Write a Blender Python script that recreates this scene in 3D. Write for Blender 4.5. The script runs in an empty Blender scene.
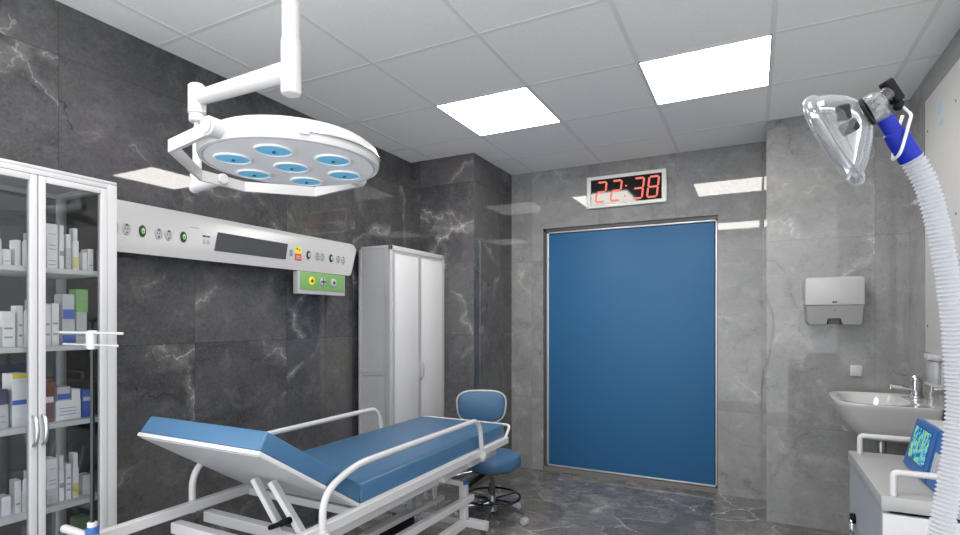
import bpy, bmesh, math, random
from mathutils import Vector, Matrix
random.seed(7)
SC = bpy.context.scene
COL = SC.collection
PI = math.pi

# ------------------------------------------------------------------ materials
MATS = {}
class NT:
    def __init__(s, name):
        m = bpy.data.materials.new(name); m.use_nodes = True
        s.m = m; s.t = m.node_tree; s.t.nodes.clear()
        s.out = s.t.nodes.new('ShaderNodeOutputMaterial')
    def n(s, typ, **kw):
        x = s.t.nodes.new(typ)
        for k, v in kw.items(): setattr(x, k, v)
        return x
    def link(s, a, b): s.t.links.new(a, b)
    def put(s, sock, v):
        if hasattr(v, 'is_output') or isinstance(v, bpy.types.NodeSocket): s.link(v, sock)
        elif v is not None: sock.default_value = v
    def math(s, op, a, b=None, c=None):
        x = s.n('ShaderNodeMath', operation=op)
        s.put(x.inputs[0], a)
        if b is not None: s.put(x.inputs[1], b)
        if c is not None: s.put(x.inputs[2], c)
        return x.outputs[0]
    def mix(s, f, a, b, bt='MIX'):
        x = s.n('ShaderNodeMix', data_type='RGBA', blend_type=bt)
        s.put(x.inputs[0], f); s.put(x.inputs[6], a); s.put(x.inputs[7], b)
        return x.outputs[2]
    def xyz(s, x, y, z):
        c = s.n('ShaderNodeCombineXYZ'); s.put(c.inputs[0], x); s.put(c.inputs[1], y); s.put(c.inputs[2], z)
        return c.outputs[0]
    def noise(s, vec, scale, detail=3, rough=.5, dist=0):
        x = s.n('ShaderNodeTexNoise'); s.put(x.inputs['Vector'], vec)
        x.inputs['Scale'].default_value = scale; x.inputs['Detail'].default_value = detail
        x.inputs['Roughness'].default_value = rough; x.inputs['Distortion'].default_value = dist
        return x.outputs[0]
    def rng(s, v, a, b, c=0., d=1., smooth=True):
        x = s.n('ShaderNodeMapRange'); x.interpolation_type = 'SMOOTHSTEP' if smooth else 'LINEAR'
        s.put(x.inputs[0], v)
        for i, q in enumerate((a, b, c, d)): x.inputs[i + 1].default_value = q
        return x.outputs[0]
    def vadd(s, a, b):
        x = s.n('ShaderNodeVectorMath', operation='ADD'); s.put(x.inputs[0], a); s.put(x.inputs[1], b); return x.outputs[0]
    def vmul(s, a, b):
        x = s.n('ShaderNodeVectorMath', operation='MULTIPLY'); s.put(x.inputs[0], a); s.put(x.inputs[1], b); return x.outputs[0]
    def bsdf(s, color, rough, metal=0., ior=1.5, spec=.5):
        p = s.n('ShaderNodeBsdfPrincipled')
        s.put(p.inputs['Base Color'], color); s.put(p.inputs['Roughness'], rough)
        p.inputs['Metallic'].default_value = metal; p.inputs['IOR'].default_value = ior
        p.inputs['Specular IOR Level'].default_value = spec
        return p

def rgba(c): return (c[0], c[1], c[2], 1.)
def srgb(r, g, b):
    f = lambda v: v / 12.92 if v <= .04045 else ((v + .055) / 1.055) ** 2.4
    return (f(r / 255), f(g / 255), f(b / 255))

def pm(name, color, rough=.4, metal=0., spec=.5, var=.06, scale=14, coat=0., grain=0.):
    """Plain painted / plastic / metal surface with a faint procedural mottling."""
    if name in MATS: return MATS[name]
    t = NT(name)
    pos = t.n('ShaderNodeNewGeometry').outputs['Position']
    nz = t.noise(pos, scale, 3)
    a = tuple(c * (1 - var) for c in color); b = tuple(min(1, c * (1 + var)) for c in color)
    p = t.bsdf(t.mix(nz, rgba(a), rgba(b)), rough, metal, 1.5, spec)
    if coat: p.inputs['Coat Weight'].default_value = coat
    if grain:
        bp = t.n('ShaderNodeBump'); bp.inputs['Strength'].default_value = grain; bp.inputs['Distance'].default_value = .001
        t.link(t.noise(pos, 260, 2), bp.inputs['Height']); t.link(bp.outputs[0], p.inputs['Normal'])
    t.link(p.outputs[0], t.out.inputs[0])
    MATS[name] = t.m
    return t.m

def em(name, color, strength):
    t = NT(name)
    e = t.n('ShaderNodeEmission'); e.inputs[0].default_value = rgba(color); e.inputs[1].default_value = strength
    t.link(e.outputs[0], t.out.inputs[0]); MATS[name] = t.m
    return t.m

def glass(name, tint, rough=.02, edge=.25, edgecol=(.8, .85, .88), base=0.0):
    t = NT(name)
    tr = t.n('ShaderNodeBsdfTransparent'); tr.inputs[0].default_value = rgba(tint)
    gl = t.n('ShaderNodeBsdfGlossy'); gl.inputs['Roughness'].default_value = rough; gl.inputs[0].default_value = (1, 1, 1, 1)
    fr = t.n('ShaderNodeFresnel'); fr.inputs[0].default_value = 1.5
    ms = t.n('ShaderNodeMixShader'); t.link(fr.outputs[0], ms.inputs[0]); t.link(tr.outputs[0], ms.inputs[1]); t.link(gl.outputs[0], ms.inputs[2])
    res = ms.outputs[0]
    if edge or base:
        lw = t.n('ShaderNodeLayerWeight'); lw.inputs[0].default_value = .35
        df = t.n('ShaderNodeBsdfDiffuse'); df.inputs[0].default_value = rgba(edgecol)
        tl = t.n('ShaderNodeBsdfTranslucent'); tl.inputs[0].default_value = rgba(edgecol)
        dd = t.n('ShaderNodeMixShader'); dd.inputs[0].default_value = .5
        t.link(df.outputs[0], dd.inputs[1]); t.link(tl.outputs[0], dd.inputs[2])
        f = t.math('ADD', t.math('MULTIPLY', lw.outputs[1], edge), base)
        m2 = t.n('ShaderNodeMixShader'); t.link(f, m2.inputs[0]); t.link(res, m2.inputs[1]); t.link(dd.outputs[0], m2.inputs[2])
        res = m2.outputs[0]
    t.link(res, t.out.inputs[0]); MATS[name] = t.m
    return t.m

def stone(name, dark, mid, light, tints, u0, tw, v0, th, rough, vein=(.6, .6, .6), veinamt=.8, crack=.6, cloud=1.6, seam=.55, floor=False, grain=.3, mott=.45, veins=((3, .55, .83, .95, 1.1, .0085, .46, .58), (4, .93, .36, .9, 1.0, .007, .49, .60), (5, -.62, .78, 1.1, 1.1, .006, .49, .60))):
    """Polished stone tiles: every tile gets its own cut of cloud, veins and cracks; thin dark joints."""
    t = NT(name)
    g = t.n('ShaderNodeNewGeometry')
    sp = t.n('ShaderNodeSeparateXYZ'); t.link(g.outputs['Position'], sp.inputs[0])
    X, Y, Z = sp.outputs
    if floor:
        u, v, nx = X, Y, 0.
    else:
        sn = t.n('ShaderNodeSeparateXYZ'); t.link(g.outputs['Normal'], sn.inputs[0])
        nx = t.math('GREATER_THAN', t.math('ABSOLUTE', sn.outputs[0]), .5)
        u = t.math('ADD', t.math('MULTIPLY', Y, nx), t.math('MULTIPLY', X, t.math('SUBTRACT', 1., nx)))
        v = Z
    tu = t.math('DIVIDE', t.math('SUBTRACT', u, u0), tw); tv = t.math('DIVIDE', t.math('SUBTRACT', v, v0), th)
    iu = t.math('FLOOR', tu); iv = t.math('FLOOR', tv)
    wn = t.n('ShaderNodeTexWhiteNoise', noise_dimensions='3D'); t.link(t.xyz(iu, iv, nx), wn.inputs['Vector'])
    off = t.vmul(wn.outputs['Color'], (23., 31., 17.))
    P = t.vadd(t.xyz(u, v, 0.), off)
    # cloudy ground
    c1 = t.noise(P, cloud, 7, .62, .6)
    col = t.mix(t.rng(c1, .3, .7), rgba(dark), rgba(mid))
    c2 = t.noise(t.vadd(P, (5., 9., 2.)), cloud * .8, 4, .55, .3)
    col = t.mix(t.rng(c2, .5, .75, 0., .8), col, rgba(tints[0]))
    c3 = t.noise(t.vadd(P, (15., 2., 7.)), cloud * .9, 4, .55, .3)
    col = t.mix(t.rng(c3, .5, .75, 0., .7), col, rgba(tints[1]))
    c4 = t.noise(P, 9, 6, .7, .4)
    col = t.mix(t.rng(c4, .47, .75, 0., mott), col, rgba(light))
    c5 = t.noise(t.vadd(P, (2., 6., 11.)), 14, 6, .75, .6)
    col = t.mix(t.rng(c5, .52, .72, 0., mott), col, rgba(tuple(c * .7 for c in dark)))
    gr = t.noise(P, 85, 4, .75)
    col = t.mix(t.rng(gr, .40, .72, 0., grain), col, rgba(light))
    gr2 = t.noise(t.vadd(P, (3., 8., 1.)), 40, 4, .75)
    col = t.mix(t.rng(gr2, .50, .75, 0., grain * 1.3), col, rgba(tuple(c * .55 for c in dark)))
    # long thin lines that run across a cut: dark cracks and pale veins
    def lines(k, dx, dy, f, amp, w, t0, t1, wob=1.3, edge=True):
        Q = t.vadd(P, (k * 7.3, k * 3.1, k * 5.7))
        sq = t.n('ShaderNodeSeparateXYZ'); t.link(Q, sq.inputs[0])
        ln = t.math('ADD', t.math('MULTIPLY', sq.outputs[0], dx * f), t.math('MULTIPLY', sq.outputs[1], dy * f))
        ln = t.math('ADD', ln, t.math('MULTIPLY', t.math('SUBTRACT', t.noise(Q, wob, 9, .58), .5), amp))
        d = t.math('DIVIDE', t.math('ABSOLUTE', t.math('SUBTRACT', t.math('FRACT', ln), .5)), f)
        brk = t.rng(t.noise(t.vadd(Q, (4., 1., 8.)), 1.5, 5, .62), t0, t1)
        wid = t.math('MULTIPLY', t.rng(t.noise(Q, 5., 4, .7), .35, .75, .25, 1.5), w)
        a = t.rng(t.math('DIVIDE', d, wid), .25, 1., 1., 0.)
        soft = t.rng(d, 0., w * 9, .25, 0.)
        return t.math('MULTIPLY', t.math('MAXIMUM', a, soft), brk)
    col = t.mix(t.math('MULTIPLY', lines(1, .62, .78, .9, 1.2, .008, .46, .58), crack), col, rgba(tuple(c * .4 for c in dark)))
    col = t.mix(t.math('MULTIPLY', lines(2, -.80, .60, .8, 1.3, .007, .46, .58), crack), col, rgba(tuple(c * .4 for c in dark)))
    for q in veins:
        col = t.mix(t.math('MULTIPLY', lines(*q), veinamt), col, rgba(vein))
    if floor:
        # jagged net of fissures
        wob = t.n('ShaderNodeTexNoise'); t.link(P, wob.inputs['Vector']); wob.inputs['Scale'].default_value = 2.2; wob.inputs['Detail'].default_value = 5
        Pw = t.vadd(P, t.vmul(wob.outputs[1], (.35, .35, .35)))
        vo = t.n('ShaderNodeTexVoronoi', feature='DISTANCE_TO_EDGE'); t.link(Pw, vo.inputs['Vector']); vo.inputs['Scale'].default_value = 1.9
        mk = t.rng(t.noise(t.vadd(P, (1., 7., 4.)), 2.6, 3), .47, .56)
        a = t.math('MULTIPLY', t.rng(vo.outputs[0], .0, .013, 1., 0.), mk)
        col = t.mix(t.math('MULTIPLY', a, .75), col, rgba(vein))
        vo2 = t.n('ShaderNodeTexVoronoi', feature='F1'); t.link(Pw, vo2.inputs['Vector']); vo2.inputs['Scale'].default_value = 1.9
        sv = t.n('ShaderNodeSeparateXYZ'); t.link(vo2.outputs['Color'], sv.inputs[0])
        col = t.mix(t.rng(sv.outputs[0], .2, 1., 0., .4), col, rgba(tuple(c * .6 for c in dark)))
    # joints
    fu = t.math('FRACT', tu); fv = t.math('FRACT', tv)
    du = t.math('MULTIPLY', t.math('MINIMUM', fu, t.math('SUBTRACT', 1., fu)), tw)
    dv = t.math('MULTIPLY', t.math('MINIMUM', fv, t.math('SUBTRACT', 1., fv)), th)
    j = t.math('MAXIMUM', t.rng(du, .0008, .0022, 1., 0.), t.rng(dv, .0008, .0022, 1., 0.))
    col = t.mix(t.math('MULTIPLY', j, seam), col, rgba(tuple(c * .45 for c in dark)))
    p = t.bsdf(col, rough)
    t.link(p.outputs[0], t.out.inputs[0]); MATS[name] = t.m
    return t.m

DARK = stone('dark_grey_polished_stone', (.042, .043, .047), (.088, .089, .094), (.172, .172, .174), ((.100, .086, .106), (.088, .088, .072)),
             1.763, .6, 0., 1.2, .025, vein=(.44, .43, .42), veinamt=.85, crack=.85)
GREY = stone('mid_grey_polished_stone', (.198, .20, .205), (.28, .281, .285), (.375, .377, .38), ((.272, .266, .262), (.242, .248, .26)),
             .055, .6, .63, 1.2, .025, vein=(.52, .52, .52), veinamt=.75, crack=.65, cloud=1.5, seam=.4, grain=.22, mott=.55)
FLOOR = stone('grey_veined_floor_stone', (.080, .079, .080), (.165, .163, .165), (.34, .33, .32), ((.21, .19, .165), (.15, .15, .157)),
              -.26, 1.2, 3.4, 1.2, .12, vein=(.56, .54, .52), veinamt=.85, crack=.9, cloud=2.8, seam=.4, floor=True, grain=.4, mott=.85)

def ceiling_mat():
    t = NT('mineral_fibre_ceiling')
    pos = t.n('ShaderNodeNewGeometry').outputs['Position']
    n1 = t.noise(pos, 170, 3, .7); n2 = t.noise(pos, 35, 4, .7)
    c = t.mix(t.rng(n1, .3, .5, 1., 0.), (.92, .92, .92, 1), (.82, .822, .825, 1))
    c = t.mix(t.rng(n2, .35, .65, .25, 0.), c, (.86, .862, .865, 1))
    p = t.bsdf(c, .9, spec=.1)
    bp = t.n('ShaderNodeBump'); bp.inputs['Strength'].default_value = .3; bp.inputs['Distance'].default_value = .002
    t.link(n1, bp.inputs['Height']); t.link(bp.outputs[0], p.inputs['Normal'])
    t.link(p.outputs[0], t.out.inputs[0]); return t.m
CEIL = ceiling_mat()
TBAR = pm('ceiling_grid_metal', (.78, .782, .785), .7, spec=.2)
WHITE = pm('white_enamel', (.47, .47, .485), .28, var=.02)
BEDW = pm('white_bed_enamel', (.54, .54, .555), .26, var=.02)
LAMPW = pm('white_lamp_enamel', (.52, .52, .53), .25, var=.02)
WHITE2 = pm('white_plastic', (.45, .45, .465), .35, var=.02)
OFFW = pm('pale_grey_laminate', (.42, .43, .45), .4, var=.03)
CABW = pm('white_laminate', (.46, .46, .48), .35, var=.02)
ALU = pm('satin_aluminium', (.50, .51, .53), .35, .35)
SHELF = pm('white_shelf_board', (.66, .67, .68), .4, var=.02)
CHROME = pm('polished_chrome', (.75, .76, .78), .08, 1., var=.02)
STEEL = pm('brushed_steel', (.55, .56, .57), .3, 1.)
BLACK = pm('black_plastic', (.007, .007, .008), .5, spec=.1)
DGREY = pm('dark_grey_plastic', (.06, .06, .065), .4)
BLUE = pm('blue_upholstery', (.048, .128, .245), .40, var=.05, grain=.25)
DOORB = pm('blue_door_laminate', (.026, .122, .275), .5, spec=.3, var=.03, scale=3)
HOSEB = pm('royal_blue_rubber', (.006, .016, .25), .45, spec=.2)
MONB = pm('blue_device_plastic', (.022, .10, .32), .35)
LENS = pm('blue_lamp_glass', (.20, .62, 1.), .35, var=.1, scale=30, spec=.25)
LAMPF = pm('grey_lamp_face', (.80, .80, .83), .4, var=.02)
PORC = pm('white_porcelain', (.52, .52, .52), .1, var=.01, coat=.4)
GREEN = pm('pale_green_plastic', (.19, .38, .13), .4)
DGREEN = pm('dark_green_socket', (.01, .05, .02), .35)
YEL = pm('yellow_label', (.85, .68, .05), .5)
RED = pm('red_label', (.65, .05, .04), .5)
SCREEN = pm('grey_display_glass', (.07, .075, .085), .2)
GRYP = pm('grey_translucent_plastic', (.20, .202, .208), .3)
DISPW = pm('pale_dispenser_plastic', (.43, .435, .44), .3, var=.02)
PANEL = pm('off_white_wall_panel', (.56, .565, .57), .4, var=.03)
BLUEL = pm('blue_box_print', (.05, .12, .48), .5)
TEAL = pm('teal_box_print', (.02, .22, .26), .5)
BROWN = pm('red_brown_carton', (.20, .055, .03), .6)
PURP = pm('dark_purple_carton', (.07, .05, .12), .5)
CART_G = pm('grey_blue_cart_side', (.27, .29, .33), .4)
CARTT = pm('grey_cart_top', (.30, .30, .305), .28)
LEAFG = pm('leaf_green_carton', (.22, .48, .14), .5)
BOXW = pm('white_carton', (.84, .84, .85), .6)
BOXG = pm('grey_carton', (.55, .56, .58), .6)
PRINT = pm('grey_print', (.35, .37, .42), .6)
CLOCKF = pm('black_clock_glass', (.010, .008, .008), .06)
CABGLASS = glass('cabinet_glass', (.95, .96, .965), .01, 0.)
CLEAR = glass('clear_soft_plastic', (.95, .96, .97), .05, .24, (.7, .72, .75), .0)
HOSEM = glass('clear_corrugated_plastic', (.93, .94, .96), .15, .40, (.60, .61, .64), .68)
LIGHT = em('lit_ceiling_panel', (1., .955, .89), 16.)
LED = em('lit_red_segment', (1., .22, .17), .95)
CLOCKW = pm('white_clock_frame', (.80, .80, .78), .3)
CUPW = pm('white_cupboard_laminate', (.60, .60, .625), .35, var=.02)

def monitor_screen():
    t = NT('lit_patient_screen')
    pos = t.n('ShaderNodeNewGeometry').outputs['Position']
    n = t.noise(pos, 75, 2, .6, .8)
    sp = t.n('ShaderNodeSeparateXYZ'); t.link(pos, sp.inputs[0])
    c = t.mix(t.rng(n, .44, .56), (.02, .22, .55, 1), (.30, .85, .80, 1))
    c = t.mix(t.rng(t.noise(pos, 40, 1), .55, .62), c, (.45, .85, .35, 1))
    e = t.n('ShaderNodeEmission'); t.link(c, e.inputs[0]); e.inputs[1].default_value = .6
    t.link(e.outputs[0], t.out.inputs[0]); return t.m
SCRN = monitor_screen()

# ------------------------------------------------------------------ mesh kit
class MB:
    """Collects shapes; build() links them as ONE mesh object."""
    def __init__(s): s.v = []; s.f = []
    def add(s, vs, fs):
        o = len(s.v); s.v += [Vector(p) for p in vs]; s.f += [tuple(i + o for i in f) for f in fs]; return s
    def bm(s, b):
        b.verts.ensure_lookup_table(); b.verts.index_update()
        r = s.add([p.co.copy() for p in b.verts], [[q.index for q in f.verts] for f in b.faces]); b.free(); return r
    def box(s, lo, hi, bev=0., seg=2, M=None):
        b = bmesh.new(); bmesh.ops.create_cube(b, size=1.)
        for p in b.verts:
            p.co = Vector([lo[i] + (p.co[i] + .5) * (hi[i] - lo[i]) for i in range(3)])
        if bev: bmesh.ops.bevel(b, geom=list(b.edges), offset=bev, segments=seg, profile=.5, affect='EDGES')
        if M: b.transform(M)
        return s.bm(b)
    def bar(s, p, q, w, h, bev=.003, up=(0, 0, 1)):
        """square-section bar from p to q, w across, h along up"""
        p = Vector(p); q = Vector(q); d = q - p; L = d.length; z = d.normalized()
        upv = Vector(up)
        x = upv.cross(z)
        if x.length < 1e-4: x = Vector((1, 0, 0))
        x.normalize(); y = z.cross(x)
        M = Matrix((x, y, z)).transposed().to_4x4(); M.translation = p
        return s.box((-w / 2, -h / 2, 0), (w / 2, h / 2, L), bev, 1, M)
    def cyl(s, p, q, r, r2=None, n=24, cap=True, bev=0.):
        p = Vector(p); q = Vector(q); r2 = r if r2 is None else r2
        L = (q - p).length
        prof = [(r, 0), (r2, L)]
        if bev: prof = [(r - bev, 0), (r, bev), (r2, L - bev), (r2 - bev, L)]
        return s.lathe(prof, p, q - p, n, cap)
    def lathe(s, prof, o, axis, n=32, cap=True):
        o = Vector(o); z = Vector(axis).normalized()
        x = z.orthogonal().normalized(); y = z.cross(x)
        vs = []; fs = []
        for r, h in prof:
            for i in range(n):
                a = 2 * PI * i / n
                vs.append(o + z * h + (x * math.cos(a) + y * math.sin(a)) * r)
        for k in range(len(prof) - 1):
            for i in range(n):
                j = (i + 1) % n
                fs.append((k * n + i, k * n + j, (k + 1) * n + j, (k + 1) * n + i))
        if cap:
            fs.append(tuple(reversed(range(n)))); fs.append(tuple((len(prof) - 1) * n + i for i in range(n)))
        return s.add(vs, fs)
    def loft(s, rings, cap0=True, cap1=True):
        n = len(rings[0]); vs = []; fs = []
        for r in rings: vs += list(r)
        for k in range(len(rings) - 1):
            for i in range(n):
                j = (i + 1) % n
                fs.append((k * n + i, k * n + j, (k + 1) * n + j, (k + 1) * n + i))
        if cap0: fs.append(tuple(reversed(range(n))))
        if cap1: fs.append(tuple((len(rings) - 1) * n + i for i in range(n)))
        return s.add(vs, fs)
    def tube(s, pts, r, n=12, closed=False, radii=None):
        pts = [Vector(p) for p in pts]; N = len(pts)
        rings = []; prev = None
        for i, p in enumerate(pts):
            if closed: t = pts[(i + 1) % N] - pts[i - 1]
            else: t = pts[min(i + 1, N - 1)] - pts[max(i - 1, 0)]
            t.normalize()
            if prev is None: x = t.orthogonal().normalized()
            else:
                x = prev - t * prev.dot(t)
                x = x.normalized() if x.length > 1e-6 else t.orthogonal().normalized()
            prev = x; y = t.cross(x); rr = radii[i] if radii else r
            rings.append([p + (x * math.cos(2 * PI * k / n) + y * math.sin(2 * PI * k / n)) * rr for k in range(n)])
        if closed:
            o = len(s.v); vs = [q for rg in rings for q in rg]; fs = []
            for k in range(N):
                k2 = (k + 1) % N
                for i in range(n):
                    j = (i + 1) % n; fs.append((k * n + i, k * n + j, k2 * n + j, k2 * n + i))
            return s.add(vs, fs)
        return s.loft(rings)
    def prism(s, poly, axis, a, b, bev=0., seg=2):
        """polygon of 2-D points extruded along axis (0,1,2) from a to b"""
        def P(u, v, w): return {0: (w, u, v), 1: (u, w, v), 2: (u, v, w)}[axis]
        bmx = bmesh.new()
        v0 = [bmx.verts.new(P(u, v, a)) for u, v in poly]; v1 = [bmx.verts.new(P(u, v, b)) for u, v in poly]
        n = len(poly)
        bmx.faces.new(v0); bmx.faces.new(list(reversed(v1)))
        for i in range(n):
            j = (i + 1) % n; bmx.faces.new((v0[i], v1[i], v1[j], v0[j]))
        bmesh.ops.recalc_face_normals(bmx, faces=bmx.faces)
        if bev: bmesh.ops.bevel(bmx, geom=list(bmx.edges), offset=bev, segments=seg, profile=.5, affect='EDGES')
        return s.bm(bmx)
    def sphere(s, c, r, sc=(1, 1, 1), n=20):
        b = bmesh.new(); bmesh.ops.create_uvsphere(b, u_segments=n, v_segments=n // 2 + 2, radius=r)
        for p in b.verts: p.co = Vector((p.co.x * sc[0], p.co.y * sc[1], p.co.z * sc[2])) + Vector(c)
        return s.bm(b)
    def build(s, name, mat, parent=None, origin=None, smooth=35):
        me = bpy.data.meshes.new(name)
        base = Vector((0, 0, 0))
        q = parent
        while q is not None: base += q.location; q = q.parent
        o3 = Vector(origin) if origin is not None else Vector((0, 0, 0))
        sh = base + o3 if parent is None else base
        me.from_pydata([p - sh for p in s.v], [], s.f); me.update()
        b = bmesh.new(); b.from_mesh(me); bmesh.ops.recalc_face_normals(b, faces=b.faces); b.to_mesh(me); b.free()
        if smooth:
            for p in me.polygons: p.use_smooth = True
            me.set_sharp_from_angle(angle=math.radians(smooth))
        me.materials.append(mat)
        o = bpy.data.objects.new(name, me); COL.objects.link(o)
        if parent is not None: o.parent = parent
        else: o.location = o3
        return o

def tag(o, label=None, cat=None, group=None, kind=None):
    if label: o['label'] = label
    if cat: o['category'] = cat
    if group: o['group'] = group
    if kind: o['kind'] = kind
    return o
def thing(name, label, cat, loc, group=None):
    o = bpy.data.objects.new(name, None); COL.objects.link(o); o.location = loc; o.empty_display_size = .1
    return tag(o, label, cat, group)
def copy_tree(o, parent=None):
    c = o.copy(); COL.objects.link(c)
    if parent is not None: c.parent = parent
    for ch in [x for x in o.children]:
        if ch is not c: copy_tree(ch, c)
    return c
def arc(c, r, a0, a1, ux, uy, n=8):
    c = Vector(c); ux = Vector(ux); uy = Vector(uy)
    return [c + (ux * math.cos(a0 + (a1 - a0) * i / n) + uy * math.sin(a0 + (a1 - a0) * i / n)) * r for i in range(n + 1)]
def fillet(pts, r, n=7):
    """polyline with its inner corners rounded"""
    pts = [Vector(p) for p in pts]; out = [pts[0]]
    for i in range(1, len(pts) - 1):
        a = pts[i - 1] - pts[i]; b = pts[i + 1] - pts[i]
        rr = min(r, a.length * .49, b.length * .49)
        p0 = pts[i] + a.normalized() * rr; p1 = pts[i] + b.normalized() * rr
        for k in range(n + 1):
            t = k / n
            out.append(p0 * (1 - t) ** 2 + pts[i] * 2 * t * (1 - t) + p1 * t * t)
    out.append(pts[-1]); return out
def spline(pts, n=10):
    pts = [Vector(p) for p in pts]; out = []
    for i in range(len(pts) - 1):
        p0 = pts[max(i - 1, 0)]; p1 = pts[i]; p2 = pts[i + 1]; p3 = pts[min(i + 2, len(pts) - 1)]
        for k in range(n):
            t = k / n
            out.append(.5 * ((2 * p1) + (p2 - p0) * t + (2 * p0 - 5 * p1 + 4 * p2 - p3) * t * t + (-p0 + 3 * p1 - 3 * p2 + p3) * t ** 3))
    out.append(pts[-1]); return out

# ------------------------------------------------------------------ room
XL, XR, YB, YN, H = -2.53, .82, 4.42, -.75, 2.62
YPL, XPL = 3.69, -1.94      # dark column in the far left corner
YPR, XPR = 3.97, .076       # grey column in the far right corner
DX0, DX1, DZ = -1.639, -.24, 2.112
def struct(o): return tag(o, kind='structure')
m = MB(); m.box((XL - .1, YN, -.1), (XR + .1, YB + .2, 0)); struct(m.build('floor', FLOOR, smooth=0))
m = MB(); m.box((XL - .1, YN, H), (XR + .1, YB + .2, H + .1)); struct(m.build('ceiling', CEIL, smooth=0))
m = MB(); m.box((XL - .1, .35, 0), (XL, YB + .2, H)); struct(m.build('wall_left', DARK, smooth=0))  # starts late, leaving an opening for the added world light
m = MB(); m.box((XL, YPL, 0), (XPL, YB + .2, H)); struct(m.build('wall_left_corner', DARK, smooth=0))
m = MB(); m.box((XR, .9, 0), (XR + .1, YB + .2, H)); struct(m.build('wall_right', GREY, smooth=0))  # stops short of the near end to let added world light in
m = MB(); m.box((XPR, YPR, 0), (XR, YB + .2, H)); struct(m.build('wall_right_corner', GREY, smooth=0))
m = MB()
m.box((XPL, YB, 0), (DX0, YB + .2, H)); m.box((DX1, YB, 0), (XPR, YB + .2, H)); m.box((DX0, YB, DZ), (DX1, YB + .2, H))
m.box((DX0, YB + .1, 0), (DX1, YB + .2, DZ))
struct(m.build('wall_back', GREY, smooth=0))
# ceiling grid
GX = [-2.32 + .6 * i for i in range(6)]; GY = [-.23 + .6 * i for i in range(8)]
m = MB()
for x in GX: m.box((x - .011, YN, H - .0015), (x + .011, YB, H + .002))
for y in GY: m.box((XL, y - .011, H - .0011), (XR, y + .011, H + .002))
struct(m.build('trim_1', TBAR, smooth=0))
# door
d1 = bpy.data.objects.new('door_1', None); COL.objects.link(d1); d1.location = ((DX0 + DX1) / 2, YB + .04, 0); struct(d1)
DL, DR, DT, DB = DX0 + .022, DX1 - .004, DZ - .028, .040
m = MB(); m.box((DL + .02, YB + .032, DB + .012), (DR - .02, YB + .07, DT - .02), .002); m.build('door_leaf', DOORB, d1)
m = MB()
m.box((DL, YB + .026, DB), (DL + .02, YB + .072, DT), .002); m.box((DR - .014, YB + .026, DB), (DR, YB + .072, DT), .002)
m.box((DL, YB + .026, DB), (DR, YB + .072, DB + .014), .002); m.box((DL, YB + .026, DT - .014), (DR, YB + .072, DT), .002)
m.build('door_frame', ALU, d1)
m = MB()
m.box((DX0, YB + .02, 0), (DX0 + .02, YB + .1, DZ)); m.box((DX0, YB + .02, DZ - .025), (DX1, YB + .1, DZ)); m.box((DX1 - .003, YB + .03, 0), (DX1, YB + .1, DZ))
m.build('door_jamb', DGREY, d1, smooth=0)
m = MB(); m.box((DX0, YB + .015, 0), (DX1, YB + .1, .036)); m.build('door_sill', pm('grey_sill', (.17, .165, .16), .5), d1, smooth=0)

# ------------------------------------------------------------------ ceiling lights
def ceiling_light(x, y, label):
    t = thing('ceiling_light', label, 'ceiling light', (x, y, H), 'square ceiling light panels')
    m = MB(); a, b = .297, .291
    for s in (-1, 1):
        m.box((x + s * b if s > 0 else x - a, y - a, H - .006), (x + a if s > 0 else x - b, y + a, H + .0))
        m.box((x - a, y + b if s > 0 else y - a, H - .006), (x + a, y + a if s > 0 else y - b, H + .0))
    m.build('frame', WHITE, t, smooth=0)
    m = MB(); m.box((x - b, y - b, H - .005), (x + b, y + b, H - .001)); m.build('diffuser', LIGHT, t, smooth=0)
ceiling_light(-1.42, 3.065, 'lit square ceiling light panel nearer the dark left wall, left of the other')
ceiling_light(-.22, 3.065, 'lit square ceiling light panel nearer the mask, above the red clock')
ceiling_light(-1.42, .67, 'lit square ceiling light panel behind the operating lamp over the bed head')
ceiling_light(-.22, .67, 'lit square ceiling light panel overhead at the near end of the room')

# ------------------------------------------------------------------ wall clock
ck = thing('wall_clock', 'red digital wall clock reading 22:38 in a white frame above the blue door', 'clock', (-.923, YB, 2.244))
cx0, cx1, cz0, cz1 = -1.241, -.607, 2.244, 2.504; yf = YB - .032
m = MB(); f = .034
m.box((cx0, yf, cz0), (cx0 + f, YB, cz1), .0015); m.box((cx1 - f, yf, cz0), (cx1, YB, cz1), .0015)
m.box((cx0 + f - .003, yf, cz0), (cx1 - f + .003, YB, cz0 + f * .8), .0015); m.box((cx0 + f - .003, yf, cz1 - f * .8), (cx1 - f + .003, YB, cz1), .0015)
m.build('clock_frame', CLOCKW, ck)
m = MB(); m.box((cx0 + f, yf + .008, cz0 + f * .8), (cx1 - f, YB, cz1 - f * .8)); face = m.build('clock_face', CLOCKF, ck, smooth=0)
SEG = dict(a=((-.5, 1), (.5, 1)), b=((.5, 1), (.5, 0)), c=((.5, 0), (.5, -1)), d=((-.5, -1), (.5, -1)), e=((-.5, -1), (-.5, 0)), f=((-.5, 0), (-.5, 1)), g=((-.5, 0), (.5, 0)))
ON = {'2': 'abged', '3': 'abgcd', '8': 'abcdefg'}
DW, DH, CZ = .074, .080, 2.373
def seg_pt(cx, p): return Vector((cx + p[0] * DW + p[1] * DH * .12, yf + .006, CZ + p[1] * DH))
def seg_bar(m, A, B, w=.0075):
    d = (B - A).normalized(); A = A + d * .009; B = B - d * .009
    n = Vector((-d.z, 0, d.x)) * w
    pts = [A - d * .007, A + n, B + n, B + d * .007, B - n, A - n]
    fr = [p for p in pts]; bk = [p + Vector((0, .004, 0)) for p in pts]
    m.loft([fr, bk])
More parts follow.
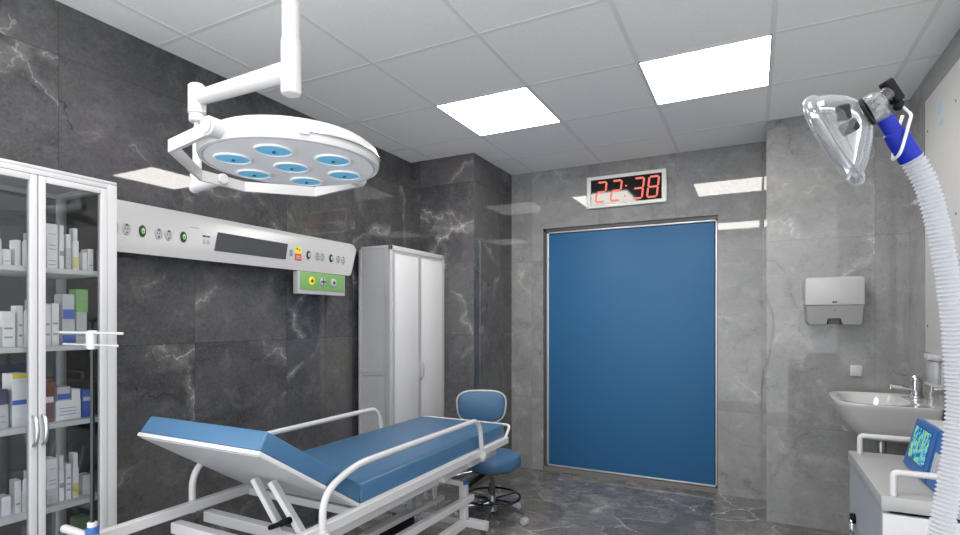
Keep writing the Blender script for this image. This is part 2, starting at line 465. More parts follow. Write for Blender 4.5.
for cx, ch in ((-1.122, '2'), (-.998, '2'), (-.822, '3'), (-.708, '8')):
    m = MB()
    for k, (p, q) in SEG.items():
        if k in ON[ch]: seg_bar(m, seg_pt(cx, p), seg_pt(cx, q))
    m.build('digit', LED, ck, smooth=0)
for dz in (.03, -.052):
    m = MB(); m.cyl((-.922 + dz * .12, yf + .010, CZ + dz), (-.922 + dz * .12, yf + .005, CZ + dz), .007, n=16)
    m.build('colon_dot', LED, ck)

# ------------------------------------------------------------------ bed head unit
HX = -2.42
bh = thing('bed_head_unit', 'long white bed head supply unit with sockets and a grey display on the dark wall', 'supply unit', (-2.53, 2.0, 1.617))
poly = [(1.19, 1.626), (2.80, 1.630), (2.821, 1.636), (2.836, 1.660), (2.889, 1.79), (2.892, 1.815), (2.878, 1.832), (2.845, 1.838), (1.19, 1.843)]
ins = [(1.19, 1.610), (2.80, 1.614), (2.816, 1.621), (2.828, 1.647), (2.871, 1.785), (2.872, 1.795), (2.86, 1.803), (2.828, 1.806), (1.19, 1.806)]
m = MB()
m.loft([[Vector((XL, u, v)) for u, v in poly], [Vector((HX - .045, u, v)) for u, v in poly],
        [Vector((HX - .02, u * .75 + a * .25, v * .85 + b * .15)) for (u, v), (a, b) in zip(poly, ins)],
        [Vector((HX, u, v)) for u, v in ins]])
m.build('body', WHITE, bh)
m = MB(); m.prism([(1.789, 1.667), (2.252, 1.668), (2.268, 1.761), (1.81, 1.763)], 0, HX - .004, HX + .003, .001, 1)
tag(m.build('display', SCREEN, bh), 'dark grey display strip')
def squash(m, y, k=.66):
    for p in m.v: p.y = y + (p.y - y) * k
def outlet(y, z):
    m = MB(); m.lathe([(.027, 0), (.027, .004), (.024, .007), (.020, .007), (.019, .003), (.0, .003)], (HX - .001, y, z), (1, 0, 0), 24, cap=False); squash(m, y)
    o = m.build('power_outlet', OFFW, bh)
    m = MB()
    for dy, dz in ((-.008, .0), (.008, .0)): m.cyl((HX + .0015, y + dy, z + dz), (HX + .0035, y + dy, z + dz), .0032, n=10)
    m.box((HX + .002, y - .004, z + .013), (HX + .0068, y + .004, z + .020)); m.box((HX + .002, y - .004, z - .020), (HX + .0068, y + .004, z - .013)); squash(m, y)
    m.build('socket_hole', DGREY, o)
def gas(y, z):
    m = MB(); m.lathe([(.026, 0), (.026, .006), (.023, .009), (.014, .009), (.0, .009)], (HX - .001, y, z), (1, 0, 0), 24, cap=False); squash(m, y, .56)
    o = m.build('gas_outlet', DGREEN, bh)
    m = MB(); m.lathe([(.012, 0), (.012, .003), (.008, .003), (.008, 0.)], (HX + .0075, y, z), (1, 0, 0), 18, cap=False)
    m.box((HX + .008, y - .003, z), (HX + .0115, y + .003, z + .013)); squash(m, y, .56)
    m.build('gas_port', pm('pale_green_port', (.5, .75, .45), .4), o)
for y in (1.255, 1.318, 1.366, 1.506, 1.553, 2.505, 2.549, 2.693, 2.740): outlet(y, 1.713)
for y in (1.433, 1.625, 2.429, 2.625): gas(y, 1.713)
for y in (1.735, 1.758):
    m = MB(); m.box((HX - .001, y - .008, 1.729), (HX + .003, y + .008, 1.736)); m.build('signal_lamp', DGREY, bh, smooth=0)
    m = MB(); m.box((HX - .001, y - .006, 1.695), (HX + .004, y + .006, 1.716), .002); m.build('call_button', OFFW, bh)
m = MB(); m.box((HX - .001, 1.66, 1.765), (HX + .0015, 1.71, 1.768)); m.build('print_line', PRINT, bh, smooth=0)
m = MB(); m.box((HX - .001, 2.283, 1.693), (HX + .004, 2.302, 1.73), .001); m.build('switch', pm('blue_grey_switch', (.2, .25, .36), .4), bh)
m = MB(); m.box((HX - .001, 2.323, 1.712), (HX + .002, 2.373, 1.752)); yl = tag(m.build('warning_label', YEL, bh, smooth=0), 'yellow warning label')
m = MB(); m.box((HX + .0015, 2.333, 1.735), (HX + .0026, 2.345, 1.745)); m.box((HX + .0015, 2.35, 1.73), (HX + .0026, 2.364, 1.733)); m.box((HX + .0015, 2.35, 1.738), (HX + .0026, 2.364, 1.741)); m.build('label_print', DGREY, yl, smooth=0)
m = MB(); m.box((HX - .001, 2.323, 1.672), (HX + .002, 2.373, 1.711)); rl = tag(m.build('danger_label', RED, bh, smooth=0), 'red danger label')
m = MB()
for z in (1.683, 1.694): m.box((HX + .0015, 2.331, z), (HX + .0026, 2.365, z + .006))
m.build('label_print', WHITE2, rl, smooth=0)

# green gas box below
gb = thing('gas_alarm_box', 'small white box with a green front and three round ports under the bed head unit', 'gas box', (-2.43, 2.54, 1.474))
m = MB(); m.box((-2.448, 2.335, 1.474), (-2.405, 2.742, 1.609), .003); m.build('housing', WHITE2, gb)
m = MB(); m.box((-2.406, 2.348, 1.500), (-2.401, 2.730, 1.608), .001); gf = tag(m.build('green_front', GREEN, gb), 'green front plate')
for y, mt in ((2.438, YEL), (2.534, WHITE2), (2.628, WHITE2)):
    m = MB(); m.lathe([(.026, 0), (.026, .005), (.022, .007), (.012, .007)], (-2.402, y, 1.555), (1, 0, 0), 20); p = m.build('port_ring', mt, gb)
    m = MB(); m.cyl((-2.396, y, 1.555), (-2.393, y, 1.555), .010, n=14)
    if y == 2.534:
        for a in (0, PI / 2, PI, 1.5 * PI): m.cyl((-2.396, y + .018 * math.cos(a), 1.555 + .018 * math.sin(a)), (-2.3935, y + .018 * math.cos(a), 1.555 + .018 * math.sin(a)), .005, n=10)
    m.build('port_hole', DGREY, p)

# ------------------------------------------------------------------ glass cabinet
GCX = -2.13; cy0, cy1, ctop = .665, 1.169, 1.834; cm = (.665 + 1.169) / 2
gc = thing('glass_cabinet', 'tall white framed medicine cabinet with two glass doors at the left edge', 'cabinet', (-2.33, cm, 0))
XW = XL + .012
m = MB()
for y in (cy0, cy1 - .03):
    m.box((GCX - .045, y, .0), (GCX - .02, y + .03, ctop), .003); m.box((XW, y, 0), (XW + .03, y + .03, ctop), .003)
for z in (0.05, ctop - .03):
    m.box((GCX - .045, cy0, z), (GCX - .02, cy1, z + .03), .003); m.box((XW, cy0, z), (XW + .03, cy1, z + .03), .003)
    m.box((XW, cy0, z), (GCX - .02, cy0 + .03, z + .03), .003); m.box((XW, cy1 - .03, z), (GCX - .02, cy1, z + .03), .003)
m.build('frame', CABW, gc)
m = MB(); m.box((XW, cy0, ctop - .012), (GCX - .0, cy1, ctop), .003); m.build('top_panel', CABW, gc)
m = MB(); m.box((XW, cy0, .05), (GCX - .02, cy1, .075)); m.build('bottom_panel', CABW, gc, smooth=0)
m = MB(); m.box((XW + .03, cy1 - .018, .08), (GCX - .045, cy1 - .014, ctop - .03)); m.build('side_glass', CABGLASS, gc, smooth=0)
m = MB(); m.box((XW + .03, cy0 + .014, .08), (GCX - .045, cy0 + .018, ctop - .03)); m.build('side_glass', CABGLASS, gc, smooth=0)
m = MB(); m.box((XW + .012, cy0 + .03, .08), (XW + .018, cy1 - .03, ctop - .03)); m.build('back_panel', pm('dark_back_panel', (.085, .09, .09), .5), gc, smooth=0)
# outer front surround
m = MB()
m.box((GCX - .02, cy1 - .034, 0), (GCX, cy1, ctop - .012), .002); m.box((GCX - .02, cy0, 0), (GCX, cy0 + .034, ctop - .012), .002)
m.box((GCX - .02, cy0 + .034, ctop - .03), (GCX, cy1 - .034, ctop - .012), .002); m.box((GCX - .02, cy0 + .034, 0), (GCX, cy1 - .034, .06), .002)
m.build('front_surround', CABW, gc)
SH = [1.5, 1.227, .956, .664, .40]
for z in SH:
    m = MB(); m.box((XW + .022, cy0 + .02, z - .018), (GCX - .05, cy1 - .02, z), .002); m.build('shelf', SHELF, gc)
for (a, b, hy) in ((cy0 + .036, .9165, .905), (.9195, cy1 - .036, .931)):
    m = MB(); zt, zb, w = ctop - .032, .062, .021
    m.box((GCX - .02, a, zb), (GCX + .004, a + w, zt), .002); m.box((GCX - .02, b - w, zb), (GCX + .004, b, zt), .002)
    m.box((GCX - .02, a + w, zt - w), (GCX + .004, b - w, zt), .002); m.box((GCX - .02, a + w, zb), (GCX + .004, b - w, zb + w), .002)
    dr = m.build('door', CABW, gc)
    m = MB(); m.box((GCX - .010, a + w - .003, zb + w - .003), (GCX - .006, b - w + .003, zt - w + .003)); m.build('glass_pane', CABGLASS, dr, smooth=0)
    m = MB(); pts = [(GCX + .003, hy, 1.0), (GCX + .022, hy, .985), (GCX + .03, hy, .95), (GCX + .022, hy, .915), (GCX + .003, hy, .90)]
    m.tube(spline(pts, 5), .006, 10); m.build('handle', STEEL, dr)

def carton(si, y0, y1, h, x, dep, mat, label, z0=0., band=None, name='medicine_box', bmat=None, face=None):
    z = SH[si] + z0
    m = MB(); m.box((x - dep, y0, z), (x, y1, z + h), .0012, 1)
    o = m.build(name, mat, origin=((x - dep / 2), (y0 + y1) / 2, z))
    tag(o, label, 'box' if name != 'medicine_bottle' else 'bottle', 'packages in the glass cabinet')
    if band:
        m = MB(); m.box((x - .0006, y0 + .001, z + h * band[0]), (x + .0008, y1 - .001, z + h * band[1])); m.build('printed_band', bmat or PRINT, o, smooth=0)
    elif face:
        for k in range(face):
            zz = z + h * (.25 + .5 * k / max(1, face)); m = MB(); m.box((x - .0006, y0 + (y1 - y0) * .15, zz), (x + .0008, y0 + (y1 - y0) * .8, zz + h * .05))
            m.build('printed_line', PRINT, o, smooth=0)
    return o
def bottle(si, yc, r, h, x, label, mat=BOXW, cap=None):
    z = SH[si]; m = MB()
    m.lathe([(r * .96, 0), (r, .002), (r, h * .68), (r * .9, h * .74), (r * .5, h * .8), (r * .5, h * .83)], (x, yc, z), (0, 0, 1), 20)
    o = m.build('medicine_bottle', mat, origin=(x, yc, z)); tag(o, label, 'bottle', 'packages in the glass cabinet')
    m = MB(); m.cyl((x, yc, z + h * .8), (x, yc, z + h), r * .62, n=16, bev=.001); m.build('bottle_cap', cap or WHITE2, o)
XA = -2.22
# right compartment, top shelf
carton(0, .985, 1.018, .055, XA, .06, BOXW, 'white carton lowest of the three stacked on the top shelf right of the door seam', face=2)
carton(0, .985, 1.018, .055, XA, .06, BOXW, 'white carton in the middle of the three stacked on the top shelf', .055, face=2)
carton(0, .985, 1.018, .05, XA, .06, BOXW, 'white carton topmost of the three stacked on the top shelf', .11, face=1)
carton(0, 1.023, 1.038, .11, XA, .03, BOXW, 'slim white packet just right of the white stack on the top shelf', band=(.45, .6))
carton(0, 1.024, 1.037, .05, XA, .03, BOXW, 'small white packet balanced on the first slim packet of the top shelf', .11)
carton(0, 1.044, 1.060, .08, XA, .03, BOXG, 'grey slim packet between two taller packets on the top shelf', face=2)
carton(0, 1.045, 1.059, .05, XA, .03, BOXW, 'small white packet lying on the grey slim packet of the top shelf', .08)
carton(0, 1.066, 1.085, .11, XA, .03, BOXW, 'slim packet with a yellow foot on the top shelf', band=(.1, .45), bmat=pm('lemon_print', (.7, .68, .2), .5))
carton(0, 1.067, 1.081, .045, XA, .03, BOXW, 'small white packet on the yellow footed packet of the top shelf', .11)
carton(0, 1.098, 1.113, .07, XA, .05, BOXW, 'short white box second from the right end of the top shelf')
carton(0, 1.116, 1.134, .085, XA, .05, BOXW, 'white box at the right end of the top shelf', face=1)
# second shelf
carton(1, .980, .997, .145, XA, .05, BOXW, 'tall white box next to the door seam on the second shelf', face=2)
carton(1, 1.0, 1.022, .150, XA, .05, BOXW, 'taller white box left of the blue banded boxes on the second shelf', face=2)
carton(1, 1.032, 1.072, .09, XA, .06, BOXG, 'blue and white box lower of two on the second shelf', band=(.05, .42), bmat=BLUEL)
carton(1, 1.033, 1.071, .095, XA, .06, BOXG, 'blue and white box upper of two on the second shelf', .09, band=(.05, .42), bmat=BLUEL)
carton(1, 1.078, 1.112, .12, XA, .05, BOXG, 'grey white box under the leaf green one on the second shelf', face=1)
carton(1, 1.082, 1.122, .085, XA - .012, .05, LEAFG, 'leaf green box lying on the grey white box of the second shelf', .12, band=(.55, .62))
# third shelf
carton(2, .978, 1.006, .155, XA, .07, BROWN, 'red brown tall carton on the third shelf beside the door seam', band=(.45, .58), bmat=BOXW)
carton(2, 1.012, 1.092, .07, XA, .06, BOXW, 'wide white box right of the brown carton on the third shelf', face=3)
carton(2, 1.016, 1.058, .05, XA, .05, BOXG, 'grey box lying on the wide white box of the third shelf', .07, band=(.1, .5), bmat=BLUEL)
carton(2, 1.062, 1.09, .038, XA, .05, BOXW, 'little white box at right on the wide white box of the third shelf', .07)
carton(2, 1.098, 1.13, .1, XA, .06, BLUEL, 'deep blue box at the right end of the third shelf', band=(.6, .75), bmat=BOXG)
# fourth shelf
carton(3, .985, 1.018, .055, XA, .06, BOXG, 'pale carton lowest of the three stacked on the fourth shelf', face=2)
carton(3, .985, 1.018, .055, XA, .06, BOXW, 'pale carton in the middle of the three stacked on the fourth shelf', .055, face=2)
carton(3, .985, 1.018, .05, XA, .06, BOXW, 'pale carton topmost of the three stacked on the fourth shelf', .11, face=1)
carton(3, 1.023, 1.038, .11, XA, .03, BOXW, 'slim packet with a grey belt next to the pale stack of the fourth shelf', band=(.45, .6))
carton(3, 1.025, 1.036, .055, XA, .03, BOXW, 'small packet balanced on the grey belted packet of the fourth shelf', .11)
carton(3, 1.044, 1.060, .13, XA, .03, BOXW, 'slim white packet in the middle of the fourth shelf row', face=3)
carton(3, 1.066, 1.085, .11, XA, .03, BOXW, 'slim packet with a yellow foot on the fourth shelf', band=(.05, .5), bmat=pm('lemon_print', (.7, .68, .2), .5))
carton(3, 1.067, 1.082, .055, XA, .03, BOXW, 'small packet on the yellow footed packet of the fourth shelf', .11)
carton(3, 1.098, 1.13, .075, XA, .05, BOXG, 'grey box at the right end of the fourth shelf')
# bottom shelf
carton(4, 1.03, 1.075, .13, XA, .05, BOXG, 'grey box on the bottom shelf left of the green one')
carton(4, 1.085, 1.13, .18, XA - .01, .05, pm('moss_green_carton', (.08, .15, .05), .6), 'moss green box at the right end of the bottom shelf', band=(.6, .7), bmat=BOXG)
# left compartment
bottle(0, .846, .010, .115, XA, 'tall white bottle at the far left of the top shelf')
carton(0, .862, .882, .055, XA, .04, BOXW, 'short white box second from the left on the top shelf', face=1)
carton(0, .893, .909, .09, XA, .04, BOXW, 'white upright box left of the slim bottle on the top shelf')
bottle(0, .922, .0095, .115, XA, 'slim white bottle left of the door seam on the top shelf')
carton(1, .858, .894, .12, XA, .06, BOXW, 'large white box at the left of the second shelf', face=2)
carton(1, .84, .855, .07, XA + .01, .04, BOXG, 'low grey box cut by the picture edge on the second shelf')
carton(1, .901, .916, .14, XA, .05, BOXW, 'upright white box left of the door seam on the second shelf', face=2)
bottle(1, .925, .008, .16, XA, 'tall slim bottle touching the door seam on the second shelf')
carton(2, .885, .93, .095, XA, .07, BOXW, 'white box with a blue belt lowest beside the seam on the third shelf', band=(.78, .95), bmat=BLUEL)
carton(2, .885, .93, .085, XA, .07, BOXW, 'white box with a yellow top on the blue belted box of the third shelf', .095, band=(.8, .99), bmat=YEL)
carton(2, .835, .876, .08, XA, .06, BOXG, 'pale grey box at the left of the third shelf', face=2)
carton(2, .835, .876, .05, XA, .06, PURP, 'dark purple box lying on the pale grey box of the third shelf', .08)
carton(2, .84, .93, .055, XA - .06, .05, TEAL, 'long teal box behind at the back of the third shelf')
carton(3, .835, .852, .14, XA, .05, BOXW, 'white box at the left edge of the fourth shelf')
carton(3, .857, .882, .065, XA, .05, BOXW, 'short white box between taller ones on the fourth shelf')
carton(3, .893, .911, .11, XA, .04, BOXW, 'white box third from the left on the fourth shelf', face=1)
bottle(3, .923, .0095, .14, XA, 'slim white bottle left of the door seam on the fourth shelf')
carton(4, .85, .9, .13, XA, .06, BOXG, 'grey box left of the door seam on the bottom shelf')

# ------------------------------------------------------------------ white cupboard in the corner
wx, wy0, wy1, wt = -2.204, 2.975, 3.686, 1.831
XW2 = XL + .04
wc = thing('white_cupboard', 'tall white two door cupboard in the dark left corner beyond the bed', 'cupboard', (-2.385, (wy0 + wy1) / 2, 0))
m = MB(); m.box((XW2 + .004, wy0 + .006, .02), (wx - .022, wy1 - .004, wt - .004)); m.build('body', OFFW, wc, smooth=0)
m = MB()
for y in (wy0, wy1 - .02): m.box((wx - .024, y, 0), (wx - .002, y + .022, wt), .003)
m.box((XW2 + .003, wy0, 0), (XW2 + .028, wy0 + .02, wt), .003)
m.box((XW2 + .003, wy0, wt - .022), (wx - .002, wy0 + .02, wt), .003); m.box((wx - .024, wy0, wt - .035), (wx - .002, wy1, wt), .003)
m.box((wx - .024, wy0, 0), (wx - .002, wy1, .06), .003)
m.build('aluminium_frame', WHITE2, wc)
m = MB(); m.box((XW2 + .028, wy0 - .001, .93), (wx - .024, wy0 + .01, .958)); m.box((wx - .055, wy0 + .0, .02), (wx - .024, wy0 + .01, wt - .022)); m.build('side_rail', ALU, wc, smooth=0)
ym = 3.327
for (a, b) in ((wy0 + .026, ym - .003), (ym + .003, wy1 - .024)):
    m = MB(); m.box((wx - .02, a, .065), (wx, b, wt - .038), .002); dd = m.build('door', CUPW, wc)
    e = .016; m = MB()
    edges = [(b - e, b)] if a < 3.1 else [(a, a + e)]
    edges += [(a, a + e)] if a < 3.1 else [(b - e, b)]
    for (p, q) in edges: m.box((wx - .0005, p, .066), (wx + .0022, q, wt - .039))
    m.box((wx - .0005, a + e, wt - .039 - e), (wx + .0022, b - e, wt - .039)); m.build('door_edge', ALU, dd, smooth=0)
    if a > 3.1:
        m = MB(); m.prism([(a + .002, .885), (a + .02, .89), (a + .032, .91), (a + .036, .945), (a + .032, .98), (a + .02, 1.0), (a + .002, 1.005)], 0, wx, wx + .022, .004)
        m.build('handle', OFFW, dd)

# ------------------------------------------------------------------ stretcher bed
bx0, bx1 = -1.90, -1.30
bd = thing('stretcher_bed', 'blue and white hospital stretcher bed with a raised backrest and side rails', 'bed', (-1.6, 2.0, 0))
yh, yf_, zf = 1.574, 2.885, .628
m = MB()
for x in (bx0, bx1): m.bar((x, .93, zf - .019), (x, yf_, zf - .019), .03, .038)
m.bar((bx0, yf_ - .015, zf - .019), (bx1, yf_ - .015, zf - .019), .03, .036)
m.bar((bx0, yh, zf - .03), (bx1, yh, zf - .03), .03, .03)
m.bar((bx1 - .05, 1.12, .553), (bx1 - .05, 2.82, .553), .03, .04)
for y in (1.24, 1.37): m.bar((bx0 + .01, y, .56), (bx1 - .01, y, .56), .04, .04)
for y in (2.2, 2.62): m.bar((bx0 + .01, y, .56), (bx1 - .01, y, .56), .035, .035)
m.build('bed_frame', BEDW, bd)
m = MB(); m.tube([(-2.027, .95, zf), (-1.2, .95, zf)], .0135, 14); m.sphere((-2.027, .95, zf), .0135); m.sphere((-1.2, .95, zf), .0135); m.build('head_tube', BEDW, bd)
m = MB(); m.tube(fillet([(bx1, 2.86, .615), (bx1 + .0, 2.94, .686), (bx0, 2.94, .686), (bx0, 2.86, .615)], .03), .0085, 10); m.build('foot_tube', BEDW, bd)
m = MB(); m.box((bx0 + .004, yh, zf - .012), (bx1 - .004, yf_ - .004, zf + .002), .002); m.build('bed_deck', BEDW, bd)
# flat mattress: block with inset, softened top
def cushion(lo, hi, t, name, par, M=None, crown=.0):
    m = MB(); b = bmesh.new(); bmesh.ops.create_cube(b, size=1.)
    for p in b.verts:
        q = [lo[i] + (p.co[i] + .5) * (hi[i] - lo[i]) for i in range(2)]
        if p.co.z > 0: q = [q[0] - (.008 if p.co.x > 0 else -.002), q[1] - (.006 if p.co.y > 0 else -.003)]
        p.co = Vector((q[0], q[1], t if p.co.z > 0 else 0.))
    bmesh.ops.bevel(b, geom=list(b.edges), offset=.007, segments=3, profile=.5, affect='EDGES')
    if M: b.transform(M)
    m.bm(b); return m.build(name, BLUE, par, smooth=40)
cushion((bx0 + .008, yh + .006), (bx1 - .006, yf_ - .004), .072, 'mattress', bd, Matrix.Translation((0, 0, zf + .002)))
ang = math.atan2(.301, .462); L = .551
Mb = Matrix.Translation((0, yh, zf)) @ Matrix.Rotation(-ang, 4, 'X')   # local -Y runs up the backrest
m = MB(); m.box((bx0, -L, -.012), (bx1, -.004, .002), .003, 2, Mb); br = m.build('backrest', BEDW, bd)
m = MB(); m.box((bx0 + .012, -L + .012, -.0145), (bx1 - .012, -.02, -.0115), 0, 1, Mb); tag(m.build('backrest_underside', OFFW, br, smooth=0), 'pale grey underside of the raised backrest')
cushion((bx0 + .001, -L + .002), (bx1 - .006, -.012), .064, 'backrest_cushion', br, Mb @ Matrix.Translation((0, 0, .002)))
for (p, q) in (((-1.60, 1.345, .748), (-1.475, 1.365, .565)), ((-1.505, 1.338, .752), (-1.372, 1.365, .565))):
    m = MB(); m.bar(p, q, .03, .02, .002); m.build('backrest_strut', BEDW, bd)
m = MB(); m.cyl((-1.505, 1.33, .592), (-1.41, 1.33, .634), .009, n=12); m.cyl((-1.45, 1.33, .616), (-1.41, 1.33, .635), .012, n=12); m.build('strut_lever', BLACK, bd)
def guard(x, ya, yb, zt, zb):
    pts = fillet([(x, ya, zb), (x, ya, zt - .06), (x, ya + .16, zt), (x, yb - .03, zt), (x, yb + .135, zt), (x, yb + .17, zb)], .10, 9)
    m = MB(); m.tube(pts, .0125, 14); g = m.build('side_rail', BEDW, bd)
    m = MB()
    for y in (ya, yb + .17): m.cyl((x, y, zb - .004), (x, y, zb + .03), .017, n=14, bev=.002)
    for y in (ya, yb + .17): m.bar((x - .02, y, zb + .01), (x + .02, y, zb + .01), .022, .022)
    m.build('rail_clamp', BEDW, g)
guard(bx1 + .018, 1.352, 2.365, .795, .585)
guard(bx0 - .018, 1.325, 2.335, .812, .585)
# lifting base
m = MB()
for x in (-1.42, -1.78): m.bar((x, 1.16, .2), (x, 2.62, .2), .04, .04)
for y in (1.18, 2.60): m.bar((-1.93, y, .2), (-1.285, y, .2), .045, .04)
m.build('base_frame', BEDW, bd)
for x in (-1.425, -1.775):
    m = MB(); m.bar((x, 2.59, .22), (x, 2.59, .43), .04, .04); p = m.build('base_post', BEDW, bd)
    m = MB(); m.box((x + .008, 2.568, .412), (x + .024, 2.612, .432), .002)
    tag(m.build('post_cap', MONB, p), 'blue cap')
    m = MB(); m.bar((x, 1.2, .22), (x, 1.2, .40), .04, .04); m.build('base_post', BEDW, bd)
m = MB(); m.bar((-1.79, 2.585, .415), (-1.41, 2.585, .415), .022, .03); m.build('cross_bar', BEDW, bd)
for x, zt in ((-1.412, .33), (-1.60, .30), (-1.80, .33)):
    m = MB(); m.bar((x, 1.2, zt + .03), (x, 2.66, zt - .008), .035 if x != -1.60 else .026, .036 if x != -1.60 else .026); m.build('long_bar', BEDW, bd)
for x in (-1.60, -1.71):
    m = MB(); m.prism([(2.52, .56), (2.60, .56), (2.585, .27), (2.565, .27)], 0, x - .006, x + .006, .001, 1); m.build('lift_bracket', BEDW, bd)
m = MB(); m.bar((-1.66, 2.57, .55), (-1.66, 2.57, .31), .018, .03); m.bar((-1.75, 2.66, .55), (-1.75, 2.62, .22), .05, .03); m.build('lift_column', BEDW, bd)
m = MB(); m.bar((-1.6, 1.25, .56), (-1.6, 1.42, .34), .03, .04); m.bar((-1.68, 1.2, .56), (-1.68, 1.2, .22), .05, .04); m.build('lift_column', BEDW, bd)
m = MB(); m.box((-1.66, 2.12, .20), (-1.58, 2.34, .285), .006); mo = m.build('lift_motor', BLACK, bd)
m = MB(); m.cyl((-1.62, 2.34, .25), (-1.62, 2.57, .30), .012, n=14); m.build('piston', CHROME, mo)
m = MB(); m.bar((-1.34, 2.45, .575), (-1.34, 2.52, .575), .02, .03); m.box((-1.335, 2.44, .555), (-1.30, 2.475, .595), .003); m.build('frame_lug', BEDW, bd)
def caster(x, y, par, r=.06, w=.028, zt=.18):
    m = MB(); m.cyl((x, y, zt - .045), (x, y, zt), .013, n=14)
    m.bar((x, y, zt - .045), (x + .02, y, zt - .052), .05, .012)
    for s in (-1, 1): m.bar((x + .005, y + s * (w / 2 + .004), zt - .045), (x + .022, y + s * (w / 2 + .004), r), .004, .03, 0)
    c = m.build('caster', DGREY, par)
    m = MB(); m.lathe([(r * .35, -w / 2), (r * .9, -w / 2), (r, -w / 2 + .005), (r, w / 2 - .005), (r * .9, w / 2), (r * .35, w / 2)], (x + .022, y, r), (0, 1, 0), 24); m.build('wheel', BLACK, c)
for x in (-1.31, -1.90):
    for y in (1.18, 2.60): caster(x, y, bd)
# socket for the pole at the head corner
m = MB(); m.cyl((-1.866, .95, zf - .03), (-1.866, .95, zf + .034), .019, n=18, bev=.002); sk = tag(m.build('pole_socket', MONB, bd), 'blue pole socket')
m = MB(); m.cyl((-1.866, .95, zf + .034), (-1.866, .95, zf + .05), .014, n=18, bev=.002); m.build('socket_collar', BEDW, sk)

# infusion pole standing in the socket
iv = thing('infusion_pole', 'thin chrome infusion pole with white hook bars at the head of the bed', 'infusion pole', (-1.866, .95, zf + .05))
px, py = -1.866, .95
m = MB(); m.cyl((px, py, zf + .05), (px, py, 1.29), .0062, n=14); m.build('pole', pm('dark_pole_metal', (.05, .052, .055), .2, 1.), iv)
m = MB(); m.cyl((px, py, 1.225), (px, py, 1.285), .013, n=16, bev=.002); m.box((px - .016, py - .012, 1.228), (px - .006, py + .012, 1.283), .002); m.build('hub', WHITE, iv)
m = MB(); m.cyl((px, py, 1.285), (px, py, 1.318), .0028, n=10); m.sphere((px, py, 1.320), .013, (1, 1, .75)); m.build('knob', BLACK, iv)
for zz, a, b in ((1.277, -2.058, -1.705), (1.239, -2.03, -1.731)):
    m = MB(); m.tube([(a, py, zz), (px, py, zz), (b, py, zz)], .0042 if zz > 1.26 else .003, 10)
    for e in (a, b): m.sphere((e, py, zz), .0045)
    m.build('hook_bar', WHITE, iv)

# ------------------------------------------------------------------ stool
sx, sy = -1.545, 3.20
st = thing('wheeled_stool', 'round blue upholstered stool with a backrest and chrome wheeled base behind the bed foot', 'stool', (sx, sy, 0))
m = MB(); R_ = .19
m.lathe([(.05, .345), (R_ - .02, .345), (R_ - .006, .352), (R_, .366), (R_, .408), (R_ - .007, .424), (R_ - .03, .433), (.06, .437), (.0, .437)], (sx, sy, 0), (0, 0, 1), 48, cap=False)
m.build('seat', BLUE, st)
m = MB(); m.cyl((sx, sy, .33), (sx, sy, .346), .15, n=32); m.box((sx - .07, sy - .07, .315), (sx + .07, sy + .07, .335), .003); m.build('seat_plate', DGREY, st)
bkx, bky, bkz = -1.722, 3.390, .70
dv = Vector((bkx - sx, bky - sy, 0)).normalized(); nv = Vector((.455, -.890, 0)); rv = Vector((.89, .455, 0))
def sup(t, a, b, e=3.2):
    c, s = math.cos(t), math.sin(t)
    return (a * math.copysign(abs(c) ** (2 / e), c), b * math.copysign(abs(s) ** (2 / e), s))
bc = Vector((bkx, bky, bkz))
def bring(k, off):
    return [bc + rv * (p[0] * (1 + .06 * p[1] / .1)) + Vector((0, 0, p[1])) + nv * off for p in (sup(2 * PI * i / 48, .168 * k, .112 * k) for i in range(48))]
m = MB(); m.loft([bring(.80, .030), bring(.93, .024), bring(.985, .010), bring(.985, -.010), bring(.9, -.022)]); bk = m.build('backrest', BLUE, st)
m = MB(); m.tube(bring(1.02, .004), .0075, 10, closed=True); m.build('backrest_rim', WHITE, bk)
m = MB()
pb = bc - nv * .028
m.tube(fillet([(sx, sy, .326), (sx + dv.x * .2, sy + dv.y * .2, .326), (pb.x - nv.x * .035, pb.y - nv.y * .035, .36), (pb.x - nv.x * .035, pb.y - nv.y * .035, .62), tuple(pb + Vector((0, 0, -.02)))], .05), .011, 10); m.build('back_arm', BLACK, st)
m = MB(); m.bar((sx - .02 * .89, sy - .02 * .455 - .05, .318), (sx - .13 * .89, sy - .13 * .455 - .05, .235), .09, .012); m.build('tilt_plate', BLACK, st)
m = MB(); m.tube(fillet([(sx - .05, sy - .02, .325), (sx - .12, sy - .10, .318), (sx - .22, sy - .12, .285)], .04), .006, 8); m.build('lever', CHROME, st)
m = MB(); m.cyl((sx, sy, .20), (sx, sy, .33), .014, n=16); m.cyl((sx, sy, .15), (sx, sy, .24), .02, n=16, bev=.003); m.build('gas_column', DGREY, st)
m = MB(); m.cyl((sx, sy, .05), (sx, sy, .16), .03, .026, n=20, bev=.004); m.build('base_hub', STEEL, st)
ringp = [(sx + .185 * math.cos(2 * PI * i / 48), sy + .185 * math.sin(2 * PI * i / 48), .145) for i in range(48)]
m = MB(); m.tube(ringp, .008, 10, closed=True)
for k in range(5):
    a = 2 * PI * k / 5 + .3 + PI / 5; m.tube([(sx + .02 * math.cos(a), sy + .02 * math.sin(a), .13), (sx + .185 * math.cos(a), sy + .185 * math.sin(a), .145)], .006, 8)
m.build('foot_ring', pm('dark_chrome', (.12, .125, .13), .12, 1.), st)
